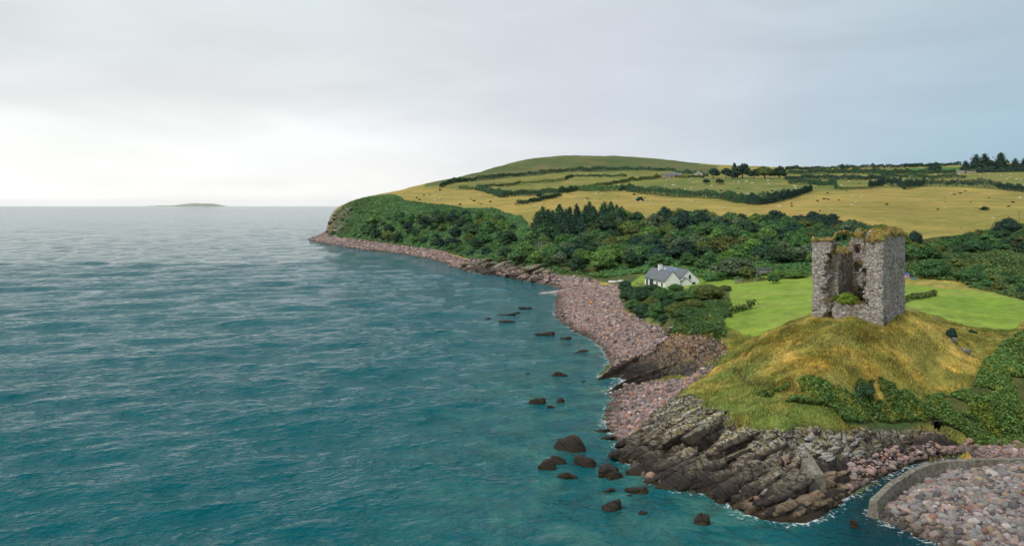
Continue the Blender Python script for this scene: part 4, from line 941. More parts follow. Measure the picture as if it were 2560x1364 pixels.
lw = np.where(Y < 2.6, mn([out, xl+jag*smooth01((2.6-Y)/.6+.3)-X, hl+rag-Zg]), lw)
bwl = mn([out, Y-8.9+.3*nA, hb+rag-Zg])
rwl = mn([out, X-7.6+.3*nA, hr+rag-Zg])
rp = mn([out, X-(xr+jag), 2.3-Y+.3*nA, hr+rag-Zg])
low = mn([out, X-3.1+jag*.6, 2.0-Y, 2.85+.9*nA+.4*jagx-Zg])
fill = mn([X-1.5, 9-X, Y-1.2, 9.5-Y, 2.35+.16*np.clip(Y-2, 0, 9)+.35*np.clip(X-5, 0, 3)+.9*nA-Zg])
f = np.maximum.reduce([lw, bwl, rwl, rp, low])
cut = lambda d: np.minimum(f, -d)
f = cut(bx(1.9, 3.6, .7, 2.4+.4*nA, 8.5, 10.5)+.5*nA); f = cut(bx(.5, 2.0, .8, 3.4, 8.5, 10.5))           # broken embrasure in the left pier, hidden chamber added behind to darken it
f = cut(bx(2.0, 3.8, 4.3, 5.5, 5.6, 8.5)+.15*nA); f = cut(bx(.5, 2.2, 4.0, 8.2, 5.6, 8.5))                         # tall slot, with an unseen chamber added behind so it stays black
f = cut(bx(3.3, 4.1, 8.0, 10.7, 9.9, 11.3)+.1*nA); f = cut(bx(3.2, 4.5, 8.0, 10.5, 6.9, 8.5)+.1*nA)
f = cut(bx(7.0, 7.6, -1, 1.7, 5.4, 8.2)+.15*nA); f = cut(bx(7.0, 8.0, -1, 1.6, 2.9, 3.8)+.3*nA); f = cut(bx(7.1, 9.0, .6, 2.0, 5.4, 8.2))
f = cut(bx(9.1, 11, 7.0, 7.6, 1.8, 3.9)+.2*nA); f = cut(bx(9.2, 11, .9, 1.9, -2, 1.3-.6*nA)+.3*nA); f = cut(bx(9.3, 11, 5.2, 5.6, 8.5, 9.6))
nS = (vn3(p3*np.array([2.3, 2.3, 3.2]), 21).reshape(shp)-.5)*.14+(_h(np.floor((X+Y)/.55+.5*(course % 2)).astype(int), course.astype(int), 0, 33)-.5)*.07
V, F = surface_nets(f+nS+.1*nA, (ox, oy, oz), cs_)
me = mesh_np('wall', V, F)
m = bpy.data.materials.new('rubble_stone'); m.use_nodes = True; k = NT(m.node_tree)
tc = k.n('TexCoord'); P = (tc, 'Object'); sp = k.n('SeparateXYZ', None, Vector=P)
wv = k.noise(P, 1.2, 3)
uv = k.n('CombineXYZ', None, X=k.math('ADD', k.math('ADD', (sp, 'X'), (sp, 'Y')), k.math('MULTIPLY', (wv, 0), .5)), Y=k.math('ADD', (sp, 'Z'), k.math('MULTIPLY', (k.noise(P, .9, 2), 0), .35)))
br = k.n('TexBrick', {'offset': .5, 'squash': 1.4, 'squash_frequency': 3}, Vector=uv, Color1=(.24, .215, .20), Color2=(.56, .53, .50), Mortar=(.07, .06, .05), Scale=1.0, Mortar_Size=.04, Mortar_Smooth=.4, Bias=0.0, Brick_Width=.78, Row_Height=.36)
vo = k.n('TexVoronoi', None, Vector=k.n('Mapping', None, Vector=P, Scale=(1.6, 1.6, 3.3)), Scale=1.9)
rnd = k.n('SeparateColor', None, Color=(vo, 'Color'))
ve = k.n('TexVoronoi', {'feature': 'DISTANCE_TO_EDGE'}, Vector=k.n('Mapping', None, Vector=P, Scale=(1.6, 1.6, 3.3)), Scale=1.9)
stn = k.ramp((rnd, 0), [(0, (.13, .11, .09)), (.2, (.37, .33, .28)), (.42, (.47, .365, .30)), (.6, (.57, .53, .455)), (.8, (.71, .67, .575)), (1, (.82, .79, .70))], 'LINEAR')
c = k.mix(.68, (br, 'Color'), stn)
c = k.mix(1.0, c, k.n('MapRange', None, Value=(ve, 0), From_Min=.0, From_Max=.09, To_Min=.45, To_Max=1.0), 'MULTIPLY')
bl = k.n('MapRange', None, Value=(k.noise(P, .55, 5, .65), 0), From_Min=.48, From_Max=.66)
c = k.mix(k.math('MULTIPLY', bl, .5), c, (.33, .235, .205))
wl = k.n('MapRange', None, Value=(k.noise(P, 2.1, 5, .7), 0), From_Min=.56, From_Max=.66); c = k.mix(k.math('MULTIPLY', wl, .6), c, (.70, .69, .64))
dkk = k.n('MapRange', None, Value=(k.noise(P, 1.7, 6, .75), 0), From_Min=.55, From_Max=.66); c = k.mix(k.math('MULTIPLY', dkk, .75), c, (.09, .08, .065))
mo = k.n('MapRange', None, Value=k.math('ADD', (k.noise(k.n('Mapping', None, Vector=P, Scale=(1.6, 1.6, .5)), 1.1, 5, .7), 0), k.math('MULTIPLY', (sp, 'Z'), .006)), From_Min=.62, From_Max=.72)
c = k.mix(k.math('MULTIPLY', mo, .7), c, (.19, .15, .045))
bs = k.n('BsdfPrincipled', None, Base_Color=c, Roughness=.92); bs.inputs['Specular IOR Level'].default_value = .15
hg = k.math('ADD', k.math('ADD', k.math('MULTIPLY', (br, 'Fac'), -.35), k.n('MapRange', None, Value=(ve, 0), From_Min=0, From_Max=.12, To_Max=.5)), k.math('MULTIPLY', (k.noise(P, 3.2, 4, .7), 0), .9))
k.put(bs, 'Normal', k.n('Bump', None, Height=hg, Strength=.9, Distance=.16)); k.n('OutputMaterial', None, Surface=bs)
link('wall', me, m, tower)
V, F = surface_nets(fill+.3*nS, (ox, oy, oz), cs_)
me = mesh_np('rubble_fill', V, F); nf = fbm3(V*.8, 4, 4)[:, None]*2+.5
set_col(me, mixc((.15, .10, .05), (.10, .11, .035), nf)); link('rubble_fill', me, ZM[0], tower)
# turf and ivy growing on the wall heads
rg = np.random.default_rng(12)
top = np.maximum.reduce([np.where(lw > -9, np.minimum(mn([out+.12, np.where(Y < 2.6, xl, 3.0)-X+.15]), 9), -9)*1, mn([out+.12, Y-8.8]), mn([out+.14, X-np.where(Y < 2.3, 7.9, 7.5)])])
hh_ = np.where(X < 3.0, hl, np.where(Y > 8.9, hb, hr)); hh_ = np.where((X < 3) & (Y > 8.9), np.maximum(hl, hb), np.where((X > 7.5) & (Y > 8.9), np.maximum(hr, hb), hh_))
dome = -.08+.28*np.clip(top/1.2, 0, 1)+.6*nA+np.where(X > 7.4, .05+.45*np.clip(top, 0, 1.2), 0)
cap = mn([top+.5*nA+.1, hh_+rag*.7+dome-Zg, Zg-(hh_+rag-.55+.9*nA)])
V, F = surface_nets(cap, (ox, oy, oz), cs_); g_ = fbm3(V*.7, 40, 4)
ivy = (g_ > .13)[:, None] | (np.abs(V[:, :1]-.9)+np.abs(V[:, 1:2]-.5) < 1.0)
cc = np.where(ivy, np.array([.13, .18, .03]), mixc((.27, .18, .055), (.30, .25, .07), .5+2*fbm3(V*1.5, 41, 3)[:, None]))
cc *= rg.uniform(.6, 1.3, (len(V), 1)); me = mesh_np('turf_cap', V, F); set_col(me, cc); tc_ = link('turf_cap', me, ZM[0], tower)
fi = F[rg.integers(0, len(F), 9000)]; Pq = V[fi].mean(1)+rg.normal(0, .05, (9000, 3)); nn = np.cross(V[fi[:, 1]]-V[fi[:, 0]], V[fi[:, 2]]-V[fi[:, 0]]); nn /= np.linalg.norm(nn, axis=1, keepdims=True)+1e-9
up_ = nn[:, 2] > -.35; Pq, nn, cq = Pq[up_], nn[up_], cc[fi[up_, 0]]
Vc, Fc = cards(Pq+nn*.03, nn+np.array([0, 0, .3]), .17, rg, .7)
me = mesh_np('wall_top_growth', Vc, Fc); set_col(me, np.repeat(cq*rg.uniform(.7, 1.5, (len(cq), 1)), 4, 0)); link('wall_top_growth', me, M_LEAF, tower, kind='stuff')
# tufts clinging to ledges inside
PT = []
for (x, y, z, s_, n_t) in [(2.3, .7, 9.0, .5, 70), (2.4, 1.6, 8.2, .4, 50), (6.8, .3, 9.0, .45, 70), (7.2, .2, 11.2, .5, 80), (8.3, .0, 12.6, .6, 80), (3.2, 4, 8.4, .3, 40), (4.2, 8.8, 8.6, .3, 30), (2.4, .2, 3.1, .6, 90), (4.5, .4, 3.0, 1.6, 200), (6.4, .3, 3.0, .6, 80), (3.1, .1, 5.0, .4, 40), (7.4, .2, 3.2, .3, 30), (5.6, -.1, 1.9, .8, 60)]:
    PT.append(np.array([x, y, z])+rg.normal(0, 1, (n_t, 3))*np.array([s_, s_*.8, s_*.5]))
PT = np.concatenate(PT); Vc, Fc = cards(PT, np.tile([[.2, -.5, .7]], (len(PT), 1)), .2, rg, .7)
me = mesh_np('ledge_growth', Vc, Fc); set_col(me, np.repeat(mixc((.22, .13, .04), (.16, .14, .035), rg.uniform(0, 1, (len(PT), 1))), 4, 0)); link('ledge_growth', me, M_LEAF, tower, kind='stuff')
ms = rg.uniform(0, 1, (500, 3))*np.array([0, Sd, 12]); ms = ms[fbm3(ms*np.array([1, .9, .35]), 51, 3) > .05]; ms[:, 0] = Wd+.05
Vc, Fc = cards(ms, np.tile([[1., 0, .3]], (len(ms), 1)), .2, rg, .5); me = mesh_np('wall_moss', Vc, Fc); set_col(me, np.repeat(np.tile([[.17, .13, .04]], (len(ms), 1))*rg.uniform(.6, 1.3, (len(ms), 1)), 4, 0)); link('wall_moss', me, M_LEAF, tower, kind='stuff')
TM = Matrix.Translation(TL) @ Matrix.Rotation(TA, 4, 'Z') @ Matrix.Diagonal((TSX, TSY, 1, 1))
o = put_tree('bush', TM @ Vector((4.75, 1.2, 2.75)), 2.2, 3.5, (.24, .38, .025), 'bush', 'bright yellow-green bush growing inside the open front of the tower', 'bush', None, True)
o = put_tree('bush', TM @ Vector((3.25, .9, 3.0)), 1.5, 1.1, (.12, .20, .022), 'bush', 'narrow green shrub against the left pier inside the tower', 'bush', None, True)
o = put_tree('bush', TM @ Vector((5.9, 4.2, 3.2)), 3.2, 4.0, (.05, .04, .016), 'bush', 'dark brown withered bush deep inside the tower', 'bush', None, True)
# ================================================================ ROCK
rng = np.random.default_rng(77)
def chisel(seed, sub=ICO3, planes=13, rough=.05, lay=0.0):
    """angular stone: a sphere cut by random planes"""
    r = np.random.default_rng(seed); V, F = sub; D = V/np.linalg.norm(V, axis=1, keepdims=True)
    Nn = r.normal(0, 1, (planes, 3)); Nn /= np.linalg.norm(Nn, axis=1, keepdims=True); Nn = np.concatenate([Nn, np.eye(3), -np.eye(3)])
    dd = np.r_[r.uniform(.62, 1.0, planes), r.uniform(.7, .95, 6)]
    q = D @ Nn.T; rad = np.where(q > .05, dd/np.maximum(q, .05), 9).min(1); rad = np.minimum(rad, 1.25)
    P = D*rad[:, None]; P = P*(1+rough*2*fbm3(P*2.6+seed, seed, 3)[:, None])
    if lay: P[:, 2] += lay*(np.floor(P[:, 2]*4+.6*fbm3(P*1.5, seed, 2)*2) % 2-.5)
    return P, F
def pebble(seed, sub=ICO2):
    r = np.random.default_rng(seed); V, F = sub; P = V*(1+.34*fbm3(V*1.1+seed*3.1, seed, 2)[:, None])
    Nn = r.normal(0, 1, (6, 3)); Nn /= np.linalg.norm(Nn, axis=1, keepdims=True)
    for n_v, d in zip(Nn, r.uniform(.66, .95, 6)):
        e = P @ n_v-d; P = P-np.where(e > 0, e*.8, 0)[:, None]*n_v
    return P, F
def rotm(yaw, pitch, roll): return np.array(Matrix.Rotation(yaw, 3, 'Z') @ Matrix.Rotation(pitch, 3, 'Y') @ Matrix.Rotation(roll, 3, 'X'))
STR = math.atan2(.37, .93)
def outcrop(name, poly, n, seed, smin, smax, thick=(.5, 1.3), bury=.35, tilt=-16, roll=-30, zmax=7, m=None):
    """bedded ribs of rock along the strike, one mass"""
    r = np.random.default_rng(seed); pl = gpoly(poly); us = [p[0] for p in pl]; ls = [p[1] for p in pl]; parts = []; tries = 0
    while len(parts) < n and tries < n*20:
        tries += 1; u, l = r.uniform(min(us), max(us)), r.uniform(min(ls), max(ls))
        if not inpoly(np.array([u]), np.array([l]), pl)[0]: continue
        Y = math.exp(l); x = u*Y; z = float(zt(x, Y))
        if z > zmax: continue
        Ln = smin*(smax/smin)**r.uniform(0, 1); w_ = Ln*r.uniform(.22, .5); t = min(Ln*.6, r.uniform(*thick))
        V, F = chisel(int(r.integers(1e6)), ICO3, 14, .06)
        V = (V*np.array([Ln/2, w_/2, t/2])) @ rotm(STR+r.normal(0, .14), R(tilt+r.normal(0, 8)), R(roll+r.normal(0, 12))).T
        parts.append((V+np.array([x, Y, z+t*(.5-bury)-.1]), F, np.tile([[.14, .12, .10]], (len(V), 1))*r.uniform(.6, 1.5)))
    V, F, Cc = cat(parts); me = poly_mesh(name, V, F, Cc); return link(name, me, m or M_CLIFF, kind='structure')
outcrop('rock_outcrop', [(1560,1140),(1585,1095),(1640,1060),(1700,1060),(1760,1075),(1850,1080),(1900,1120),(1990,1130),(2000,1250),(1900,1275),(1800,1235),(1740,1222),(1640,1205)], 150, 1, 1.6, 7.5, (.8, 2.4), .3, -18, -34)
outcrop('rock_outcrop', [(1600,1060),(1685,998),(1725,992),(1775,1012),(1820,1045),(1800,1080),(1740,1060),(1660,1090),(1590,1090)], 70, 2, 1.2, 4.5, (.5, 1.2), .45, -14, -20)
outcrop('rock_outcrop', [(1850,1082),(1950,1086),(2090,1086),(2200,1082),(2330,1085),(2330,1112),(2200,1135),(2100,1150),(2000,1150),(1880,1130)], 80, 3, .8, 2.6, (.5, 1.4), .5, -10, -15)
outcrop('rock_outcrop', [(1880,1190),(2000,1195),(2090,1185),(2150,1200),(2118,1235),(2090,1258),(2010,1300),(1960,1298),(1880,1282),(1830,1255)], 90, 4, 1.2, 4.2, (.5, 1.1), .35, -12, -24, 7, M_SHELF)
outcrop('rock_outcrop', [(1640,1208),(1740,1228),(1830,1264),(1960,1303),(2060,1286),(2118,1238),(2100,1225),(1960,1282),(1800,1225),(1650,1190),(1560,1140),(1550,1150)], 60, 5, 1.0, 3.4, (.6, 1.3), .4)
outcrop('rock_outcrop', [(1130,668),(1180,655),(1240,655),(1320,670),(1400,688),(1390,712),(1300,698),(1200,686)], 90, 6, 3, 12, (1.2, 3.2), .45, -12, -25)
outcrop('rock_outcrop', [(820,585),(828,560),(838,535),(846,528),(858,540),(845,570),(838,590)], 13, 7, 5, 14, (3, 6), .6, 0, 0, 40)
outcrop('rock_outcrop', [(1300,800),(1330,785),(1400,775),(1440,790),(1420,806),(1330,806)], 26, 8, 1.5, 5, (.4, .9), .5, -6, -10)
outcrop('rock_outcrop', [(1420,822),(1450,828),(1490,848),(1480,852),(1430,842)], 12, 9, 1.2, 3, (.5, .9), .5)
outcrop('rock_outcrop', [(1610,810),(1650,800),(1690,815),(1680,835),(1640,828),(1600,822)], 16, 10, 1.4, 3.2, (.6, 1.2), .4, -10, -20)
# pale-crusted ledges beside the stream
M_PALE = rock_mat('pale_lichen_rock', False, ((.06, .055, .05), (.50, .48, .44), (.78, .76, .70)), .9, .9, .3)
outcrop('rock_outcrop', [(2005,1098),(2090,1085),(2150,1105),(2160,1140),(2110,1165),(2060,1160),(2020,1130)], 40, 11, 1.0, 2.6, (.4, .8), .35, -10, -12, 7, M_PALE)
# two upright beds running out across the cove
def ledge(pts, zs, thick, seed, lean=.35):
    W_ = [Wz(px, py, z) for (px, py), z in zip(pts, zs)]; W_ = np.array([(u*math.exp(l), math.exp(l), z) for u, l, z in W_])
    s = np.r_[0, np.cumsum(np.linalg.norm(np.diff(W_[:, :2], axis=0), axis=1))]; n = int(s[-1]/.14); t = np.linspace(0, s[-1], n)
    Pc = np.stack([np.interp(t, s, W_[:, i]) for i in range(3)], 1); d = np.gradient(Pc[:, :2], axis=0); d /= np.linalg.norm(d, axis=1, keepdims=True); nrm = np.stack([d[:, 1], -d[:, 0]], 1)
    if nrm[:, 1].mean() > 0: nrm = -nrm
    prof = [(0.25, -1)]+[(.25-.25*j/8, -1+j/8) for j in range(1, 9)]+[(-.1-.8*j/4*thick, -.02-.10*j) for j in range(5)]+[(-thick*1.1, -1.2)]
    blk = _h(np.floor(t/1.1+1.2*vn2(t*.4, t*0, seed)).astype(int), np.zeros(n, int), 0, seed); V = []
    for i in range(n):
        hgt = Pc[i, 2]+1.0; tap = min(1, (i+2)/14)
        for a, b in prof:
            z = Pc[i, 2]*tap+b*hgt+(blk[i]-.5)*.25*(1+b); V.append((Pc[i, 0]+nrm[i, 0]*(a*1.0-lean*(1+b)*hgt*.25+(blk[i]-.5)*.3), Pc[i, 1]+nrm[i, 1]*(a*1.0-lean*(1+b)*hgt*.25+(blk[i]-.5)*.3), z))
    V = np.array(V); V += (np.stack([fbm3(V*1.5, seed+q, 4) for q in range(3)], 1))*.38; kk = len(prof); ix = np.arange(n*kk).reshape(n, kk)
    F = np.stack([ix[:-1, :-1], ix[1:, :-1], ix[1:, 1:], ix[:-1, 1:]], -1).reshape(-1, 4)[:, ::-1]
    me = mesh_np('rock_ledge', V, F); set_col(me, np.tile([[.16, .12, .085]], (len(V), 1))); link('rock_ledge', me, M_CLIFF, kind='structure')
ledge([(1494,946),(1530,925),(1562,906),(1600,886),(1640,866),(1690,845)], [.4, 1.2, 1.9, 2.7, 3.4, 4.6], 1.4, 3)
ledge([(1519,978),(1555,957),(1590,938),(1642,922),(1700,901),(1768,880)], [.3, .9, 1.5, 2.1, 2.9, 4.2], 1.0, 5)
ledge([(1560,962),(1610,945),(1660,932),(1720,915)], [.7, 1.1, 1.6, 2.4], .7, 7)
# skerries standing in the water: foot column and row, width and height in the photograph
ROCKS = [(1432,1130,74,56,'large dark ridged rock off the point, white water at its left'), (1368,1174,44,34,'rounded weed-covered rock furthest left of the cluster off the point'), (1395,1160,44,28,'flat-topped weedy rock between the ridged rock and the furthest left one'),
 (1463,1165,66,36,'broad weedy rock just below the ridged rock'), (1416,1194,42,22,'small brown rock under the weedy cluster'), (1524,1192,66,40,'dark pointed rock closest to the point, right of the cluster'),
 (1588,1232,60,26,'low brown weed-covered rock off the front cliff'), (1527,1228,34,14,'thin flat rock left of the low brown rock'), (1536,1278,54,36,'brown knobbly rock lowest but one on the left side'), (1610,1286,24,14,'small brown rock in the shallows right of the knobbly rock'),
 (1758,1311,40,34,'round mottled brown rock nearest the bottom of the photo'), (1347,1008,42,22,'dark rock, left of the pair in mid water'), (1401,1006,28,16,'dark rock, right of the pair in mid water'), (1376,1018,22,10,'tiny flat rock below the mid-water pair'),
 (1398,940,36,18,'lone dark rock off the cove, above the mid-water pair'), (1458,956,16,8,'small rock awash left of the ledges'), (1364,838,70,14,'long flat dark reef rock below the reef'), (1462,880,26,12,'dark rock close to the boulder beach edge'), (1440,884,20,8,'tiny rock left of the rock by the beach edge'),
 (1190,801,18,7,'leftmost tiny rock awash in the row of skerries'), (1216,799,24,8,'second small rock of the row of skerries'), (1266,807,48,13,'low reef rock in the middle of the skerry row'), (1270,788,46,9,'flat rock behind the middle of the skerry row'), (1290,784,26,8,'little rock at the top of the skerry row'), (1312,772,38,9,'furthest flat rock of the skerry row'),
 (1520,1100,50,22,'jagged dark rock at the waterline left of the point'), (1506,1080,40,16,'low broken rock just off the small cobble beach'), (1572,1240,18,8,'tiny rock beside the low brown rock'), (1320,935,14,5,'smallest dot of rock in open water'), (1418,848,26,12,'dark rock at the corner of the boulder beach'), (2137,1318,22,24,'dark round stone in the stream mouth'),
 (1850,1250,44,22,'half-drowned grey rock under the front cliff'), (2300,1340,30,14,'dark wet stone at the edge of the lower shingle')]
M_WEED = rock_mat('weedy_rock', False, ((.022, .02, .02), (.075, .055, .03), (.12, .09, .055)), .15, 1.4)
for i, (px, py, wp, hp, lb) in enumerate(ROCKS):
    Y = H*FPX/(py-HORY); s = Y/FPX; w_, h_ = wp*s*1.22, (max(.22*wp, hp-.2*wp)*.98 if hp > .32*wp else hp*.55)*s
    V, F = chisel(500+i, ICO4 if wp > 30 else ICO3, 12, .13, .06); q = np.random.default_rng(i)
    hh = max(h_, w_*.06); lumps = []
    for j in range(5 if wp > 30 else 3):
        V, F = chisel(500+i*7+j, ICO3, 16, .16, .05); sc = 1.0 if j == 0 else q.uniform(.35, .7)
        V = V*np.array([w_*.44*sc, w_*.30*sc, hh*.95*sc*q.uniform(.75, 1)])@rotm(q.uniform(-.5, .5), R(q.uniform(-18, 12)), R(q.uniform(-25, 5))).T
        V += np.array([q.uniform(-.32, .32)*w_, q.uniform(-.2, .2)*w_, -.12*hh])*(j > 0); V += fbm3(V*2.6/max(.5, w_*.25), 70+i, 5, .6)[:, None]*.16*w_*np.array([.4, .4, .5]); lumps.append((V, F, np.ones((len(V), 3))))
    V, F, Cc = cat(lumps); V[:, 2] *= hh/max(.1, V[:, 2].max()); me = poly_mesh('sea_rock', V, F, Cc); thing('sea_rock', lb, 'rock', ((px-CX)/FPX*Y, Y+w_*.2, 0), 0, 'rocks standing in the sea', me, M_WEED)
# boulders ------------------------------------------------------------
def boulder_mat(name, attr):
    m = bpy.data.materials.new(name); m.use_nodes = True; k = NT(m.node_tree)
    c = (k.n('Attribute', {'attribute_name': 'Col'}), 'Color') if attr else (k.n('ObjectInfo'), 'Color')
    g = k.n('NewGeometry'); P = (g, 'Position'); a = k.noise(P, 3.5, 5, .65); z = k.n('SeparateXYZ', None, Vector=P)
    c = k.mix(1.0, c, k.n('MapRange', None, Value=(a, 0), From_Min=.3, From_Max=.7, To_Min=.75, To_Max=1.25), 'MULTIPLY')
    wt = k.n('MapRange', None, Value=k.math('ADD', (z, 'Z'), k.math('MULTIPLY', (k.noise(P, .3, 3), 0), .8)), From_Min=1.35, From_Max=.6)
    c = k.mix(k.math('MULTIPLY', wt, .75), c, (.055, .045, .03))
    bs = k.n('BsdfPrincipled', None, Base_Color=c, Roughness=.8); bs.inputs['Specular IOR Level'].default_value = .25
    k.put(bs, 'Normal', k.n('Bump', None, Height=(a, 0), Strength=.35, Distance=.1)); k.n('OutputMaterial', None, Surface=bs); return m
M_BOULD, M_BOULDS = boulder_mat('boulder_stone', False), boulder_mat('shingle_stones', True)
BC = {'grey': (.225, .215, .20), 'pinkish': (.31, .235, .21), 'sandy': (.33, .245, .17), 'mauve': (.225, .195, .19), 'pale': (.40, .36, .34), 'dark': (.10, .095, .095), 'reddish': (.27, .155, .12)}
BN = list(BC); BWt = [5, 4, 2.2, 4, 1.6, 2.6, .7]
PEB = [pebble(800+i, ICO3) for i in range(9)]; PEBL = [pebble(820+i, ICO2) for i in range(8)]; PEBS = [pebble(840+i, ICO1) for i in range(8)]
PME = []
for V, F in PEB:
    me = mesh_np('boulder', V, F); me.materials.append(M_BOULD); PME.append(me)
def stones(name, polys, n, smin, smax, seed, src, label, zoff=.25, big=None, power=3, lying=None):
    """loose stones; the largest (big) become things of their own, the rest one mass"""
    r = np.random.default_rng(seed); L_ = []
    for pp in polys:
        pl = gpoly(pp); us = [p[0] for p in pl]; ls = [p[1] for p in pl]; m_ = n*6
        Y = np.sqrt(r.uniform(math.exp(2*min(ls)), math.exp(2*max(ls)), m_)); u = r.uniform(min(us), max(us), m_); ok = inpoly(u, np.log(Y), pl); L_.append(np.stack([u*Y, Y], 1)[ok][:n//len(polys)])
    XY = np.concatenate(L_); n = len(XY); S = smin*(smax/smin)**(r.uniform(0, 1, n)**power); Zb = zt(XY[:, 0], XY[:, 1])
    ok = Zb > -.5; XY, S, Zb = XY[ok], S[ok], Zb[ok]; n = len(S)
    kind = r.choice(len(BN), n, p=np.array(BWt)/sum(BWt)); colr = np.array([BC[b] for b in BN])[kind]*r.uniform(.75, 1.25, (n, 1))*(1 if big else np.array([1.14, .98, .97]))
    asp = np.stack([np.ones(n), r.uniform(.55, .95, n), r.uniform(.42, .75, n)], 1); yaw = r.uniform(0, 6.28, n) if lying is None else r.normal(lying, .5, n)
    tl = r.normal(0, .25, (n, 2))
    order = np.argsort(-S*FPX/XY[:, 1]); bigi = set(order[:big].tolist()) if big else set(); parts = []; out_ = []
    for i in range(n):
        sc = S[i]*.5*asp[i]
        if i in bigi: out_.append((XY[i], Zb[i], sc, yaw[i], tl[i], BN[kind[i]], colr[i])); continue
        V, F = src[i % len(src)]; V = (V*sc) @ rotm(yaw[i], tl[i, 0], tl[i, 1]).T
        parts.append((V+np.array([XY[i, 0], XY[i, 1], Zb[i]+sc[2]*zoff]), F, np.repeat(colr[i:i+1], len(V), 0)))
    V, F, Cc = cat(parts); me = poly_mesh(name, V, F, Cc); link(name, me, M_BOULDS, kind='stuff', label=label)
    return out_
NEARB = [[(2196,1292),(2240,1252),(2292,1216),(2345,1192),(2405,1174),(2480,1166),(2700,1166),(2700,1420),(2420,1410),(2340,1358),(2240,1318),(2205,1300)]]
bg_ = stones('shingle_stones', NEARB, 7600, .20, 1.15, 31, PEBL, 'smaller grey and pink stones of the shingle bank by the concrete wall', .35, 300, 2.4)
rows = {}
for b in bg_:
    p = proj((b[0][0], b[0][1], b[1])); rows.setdefault(int((1400-p[1])//14), []).append((p[0], b))
for ri, lst in rows.items():
    lst.sort(key=lambda q: q[0])
    for ci, (px_, (xy, zb, sc, yw, tl, cn, cc_)) in enumerate(lst):
        sh = 'flat' if sc[2] < .5*sc[0] else 'rounded'; sz = 'large' if sc[0] > .52 else 'medium'
        o = thing('boulder', f'{sz} {sh} {cn} boulder, row {ordw(ri)} up the near shingle, {ordw(ci)} from left', 'boulder', (xy[0], xy[1], zb+sc[2]*.45), yw, 'boulders of the near shingle bank', rng.choice(PME))
        o.rotation_euler = (tl[1], tl[0], yw); o.scale = sc; o.color = (*cc_, 1)
stones('shingle_stones', [[(1395,725),(1500,714),(1545,712),(1548,745),(1560,778),(1602,797),(1652,818),(1674,844),(1640,880),(1570,898),(1538,915),(1505,875),(1480,852),(1400,808),(1385,780)]], 15000, .34, 1.4, 32, PEBS, 'pink and grey boulders of the beach below the cottage', .3, None, 2.2)
stones('shingle_stones', [[(1520,985),(1560,965),(1690,948),(1765,922),(1748,945),(1690,985),(1590,1080),(1555,1110),(1512,1085)]], 2600, .25, 1.1, 33, PEBL, 'cobbles of the small cove between the ledges and the point', .35, None, 2.4)
stones('shingle_stones', [[(765,597),(820,589),(900,601),(1000,614),(1100,627),(1180,643),(1200,650),(1170,674),(1130,668),(1050,644),(900,625),(775,606)]], 9000, 1.0, 3.2, 34, PEBS, 'grey-mauve stones of the far shingle spit', .3, None, 2)
stones('shingle_stones', [[(1230,680),(1300,680),(1400,692),(1500,704),(1490,714),(1400,722),(1300,702)]], 2200, .7, 2.4, 35, PEBS, 'stones of the rocky shore beyond the slipway', .3, None, 2)
stones('shingle_stones', [[(1800,1205),(1960,1240),(2000,1262),(1960,1285),(1880,1270),(1810,1235)]], 130, .3, 1.1, 41, PEBL, 'loose stones on the low rock shelf', .3, None, 1.6)
stones('shingle_stones', [[(2425,1128),(2560,1124),(2760,1124),(2760,1146),(2560,1148),(2430,1150)]], 420, .25, 1.0, 42, PEBL, 'stones along the upper stream', .35, None, 2)
stones('shingle_stones', [[(1960,1130),(2005,1140),(2025,1170),(2000,1200),(1950,1190),(1935,1160)]], 160, .4, 1.0, 36, PEBL, 'pale stones caught in the hollow of the front rocks', .4, None, 1.5)
stones('shingle_stones', [[(2120,1150),(2200,1130),(2330,1106),(2440,1100),(2560,1108),(2560,1140),(2430,1126),(2320,1136),(2200,1160),(2130,1200)]], 800, .3, 1.2, 37, PEBL, 'stones and rubble along the stream bank', .35, None, 2)
stones('shingle_stones', [[(2118,1238),(2156,1215),(2200,1190),(2255,1165),(2320,1146),(2420,1130),(2420,1115),(2300,1130),(2190,1165),(2120,1215)]], 420, .3, 1.4, 39, PEBL, 'dark wet stones lining the stream', .3, None, 1.8)
stones('shingle_stones', [[(1540,1085),(1590,1060),(1600,1100),(1570,1140),(1620,1185),(1580,1165),(1545,1130)], [(1570,1165),(1640,1210),(1740,1232),(1760,1215),(1640,1190)]], 300, .4, 1.6, 38, PEBL, 'weedy stones at the foot of the point', .3, None, 1.6)
# ================================================================ BUILDINGS
M_WHITE = simple_mat('white_render', (.83, .83, .81), .85, .04, 1.2, .1, .02, dirt=.12)
M_SLATE = bpy.data.materials.new('slate'); M_SLATE.use_nodes = True; k = NT(M_SLATE.node_tree)
tc = k.n('TexCoord'); sp = k.n('SeparateXYZ', None, Vector=(tc, 'Object'))
br = k.n('TexBrick', {'offset': .5}, Vector=k.n('CombineXYZ', None, X=k.math('ADD', (sp, 'Y'), k.math('MULTIPLY', (sp, 'X'), .01)), Y=(sp, 'Z')), Color1=(.125, .145, .165), Color2=(.175, .195, .215), Mortar=(.07, .08, .09), Scale=1, Mortar_Size=.012, Brick_Width=.35, Row_Height=.22)
ns_ = k.noise((tc, 'Object'), .8, 5, .65); c = k.mix(k.n('MapRange', None, Value=(ns_, 0), From_Min=.5, From_Max=.7, To_Max=.35), (br, 'Color'), (.20, .20, .16))
bs = k.n('BsdfPrincipled', None, Base_Color=c, Roughness=.6); k.put(bs, 'Normal', k.n('Bump', None, Height=(br, 'Fac'), Strength=.4, Distance=-.03)); k.n('OutputMaterial', None, Surface=bs)
M_GLASS = simple_mat('window_glass', (.03, .04, .05), .12, .2, 2, 0, spec=.6)
M_FRAME = simple_mat('dark_frame', (.05, .04, .035), .6)
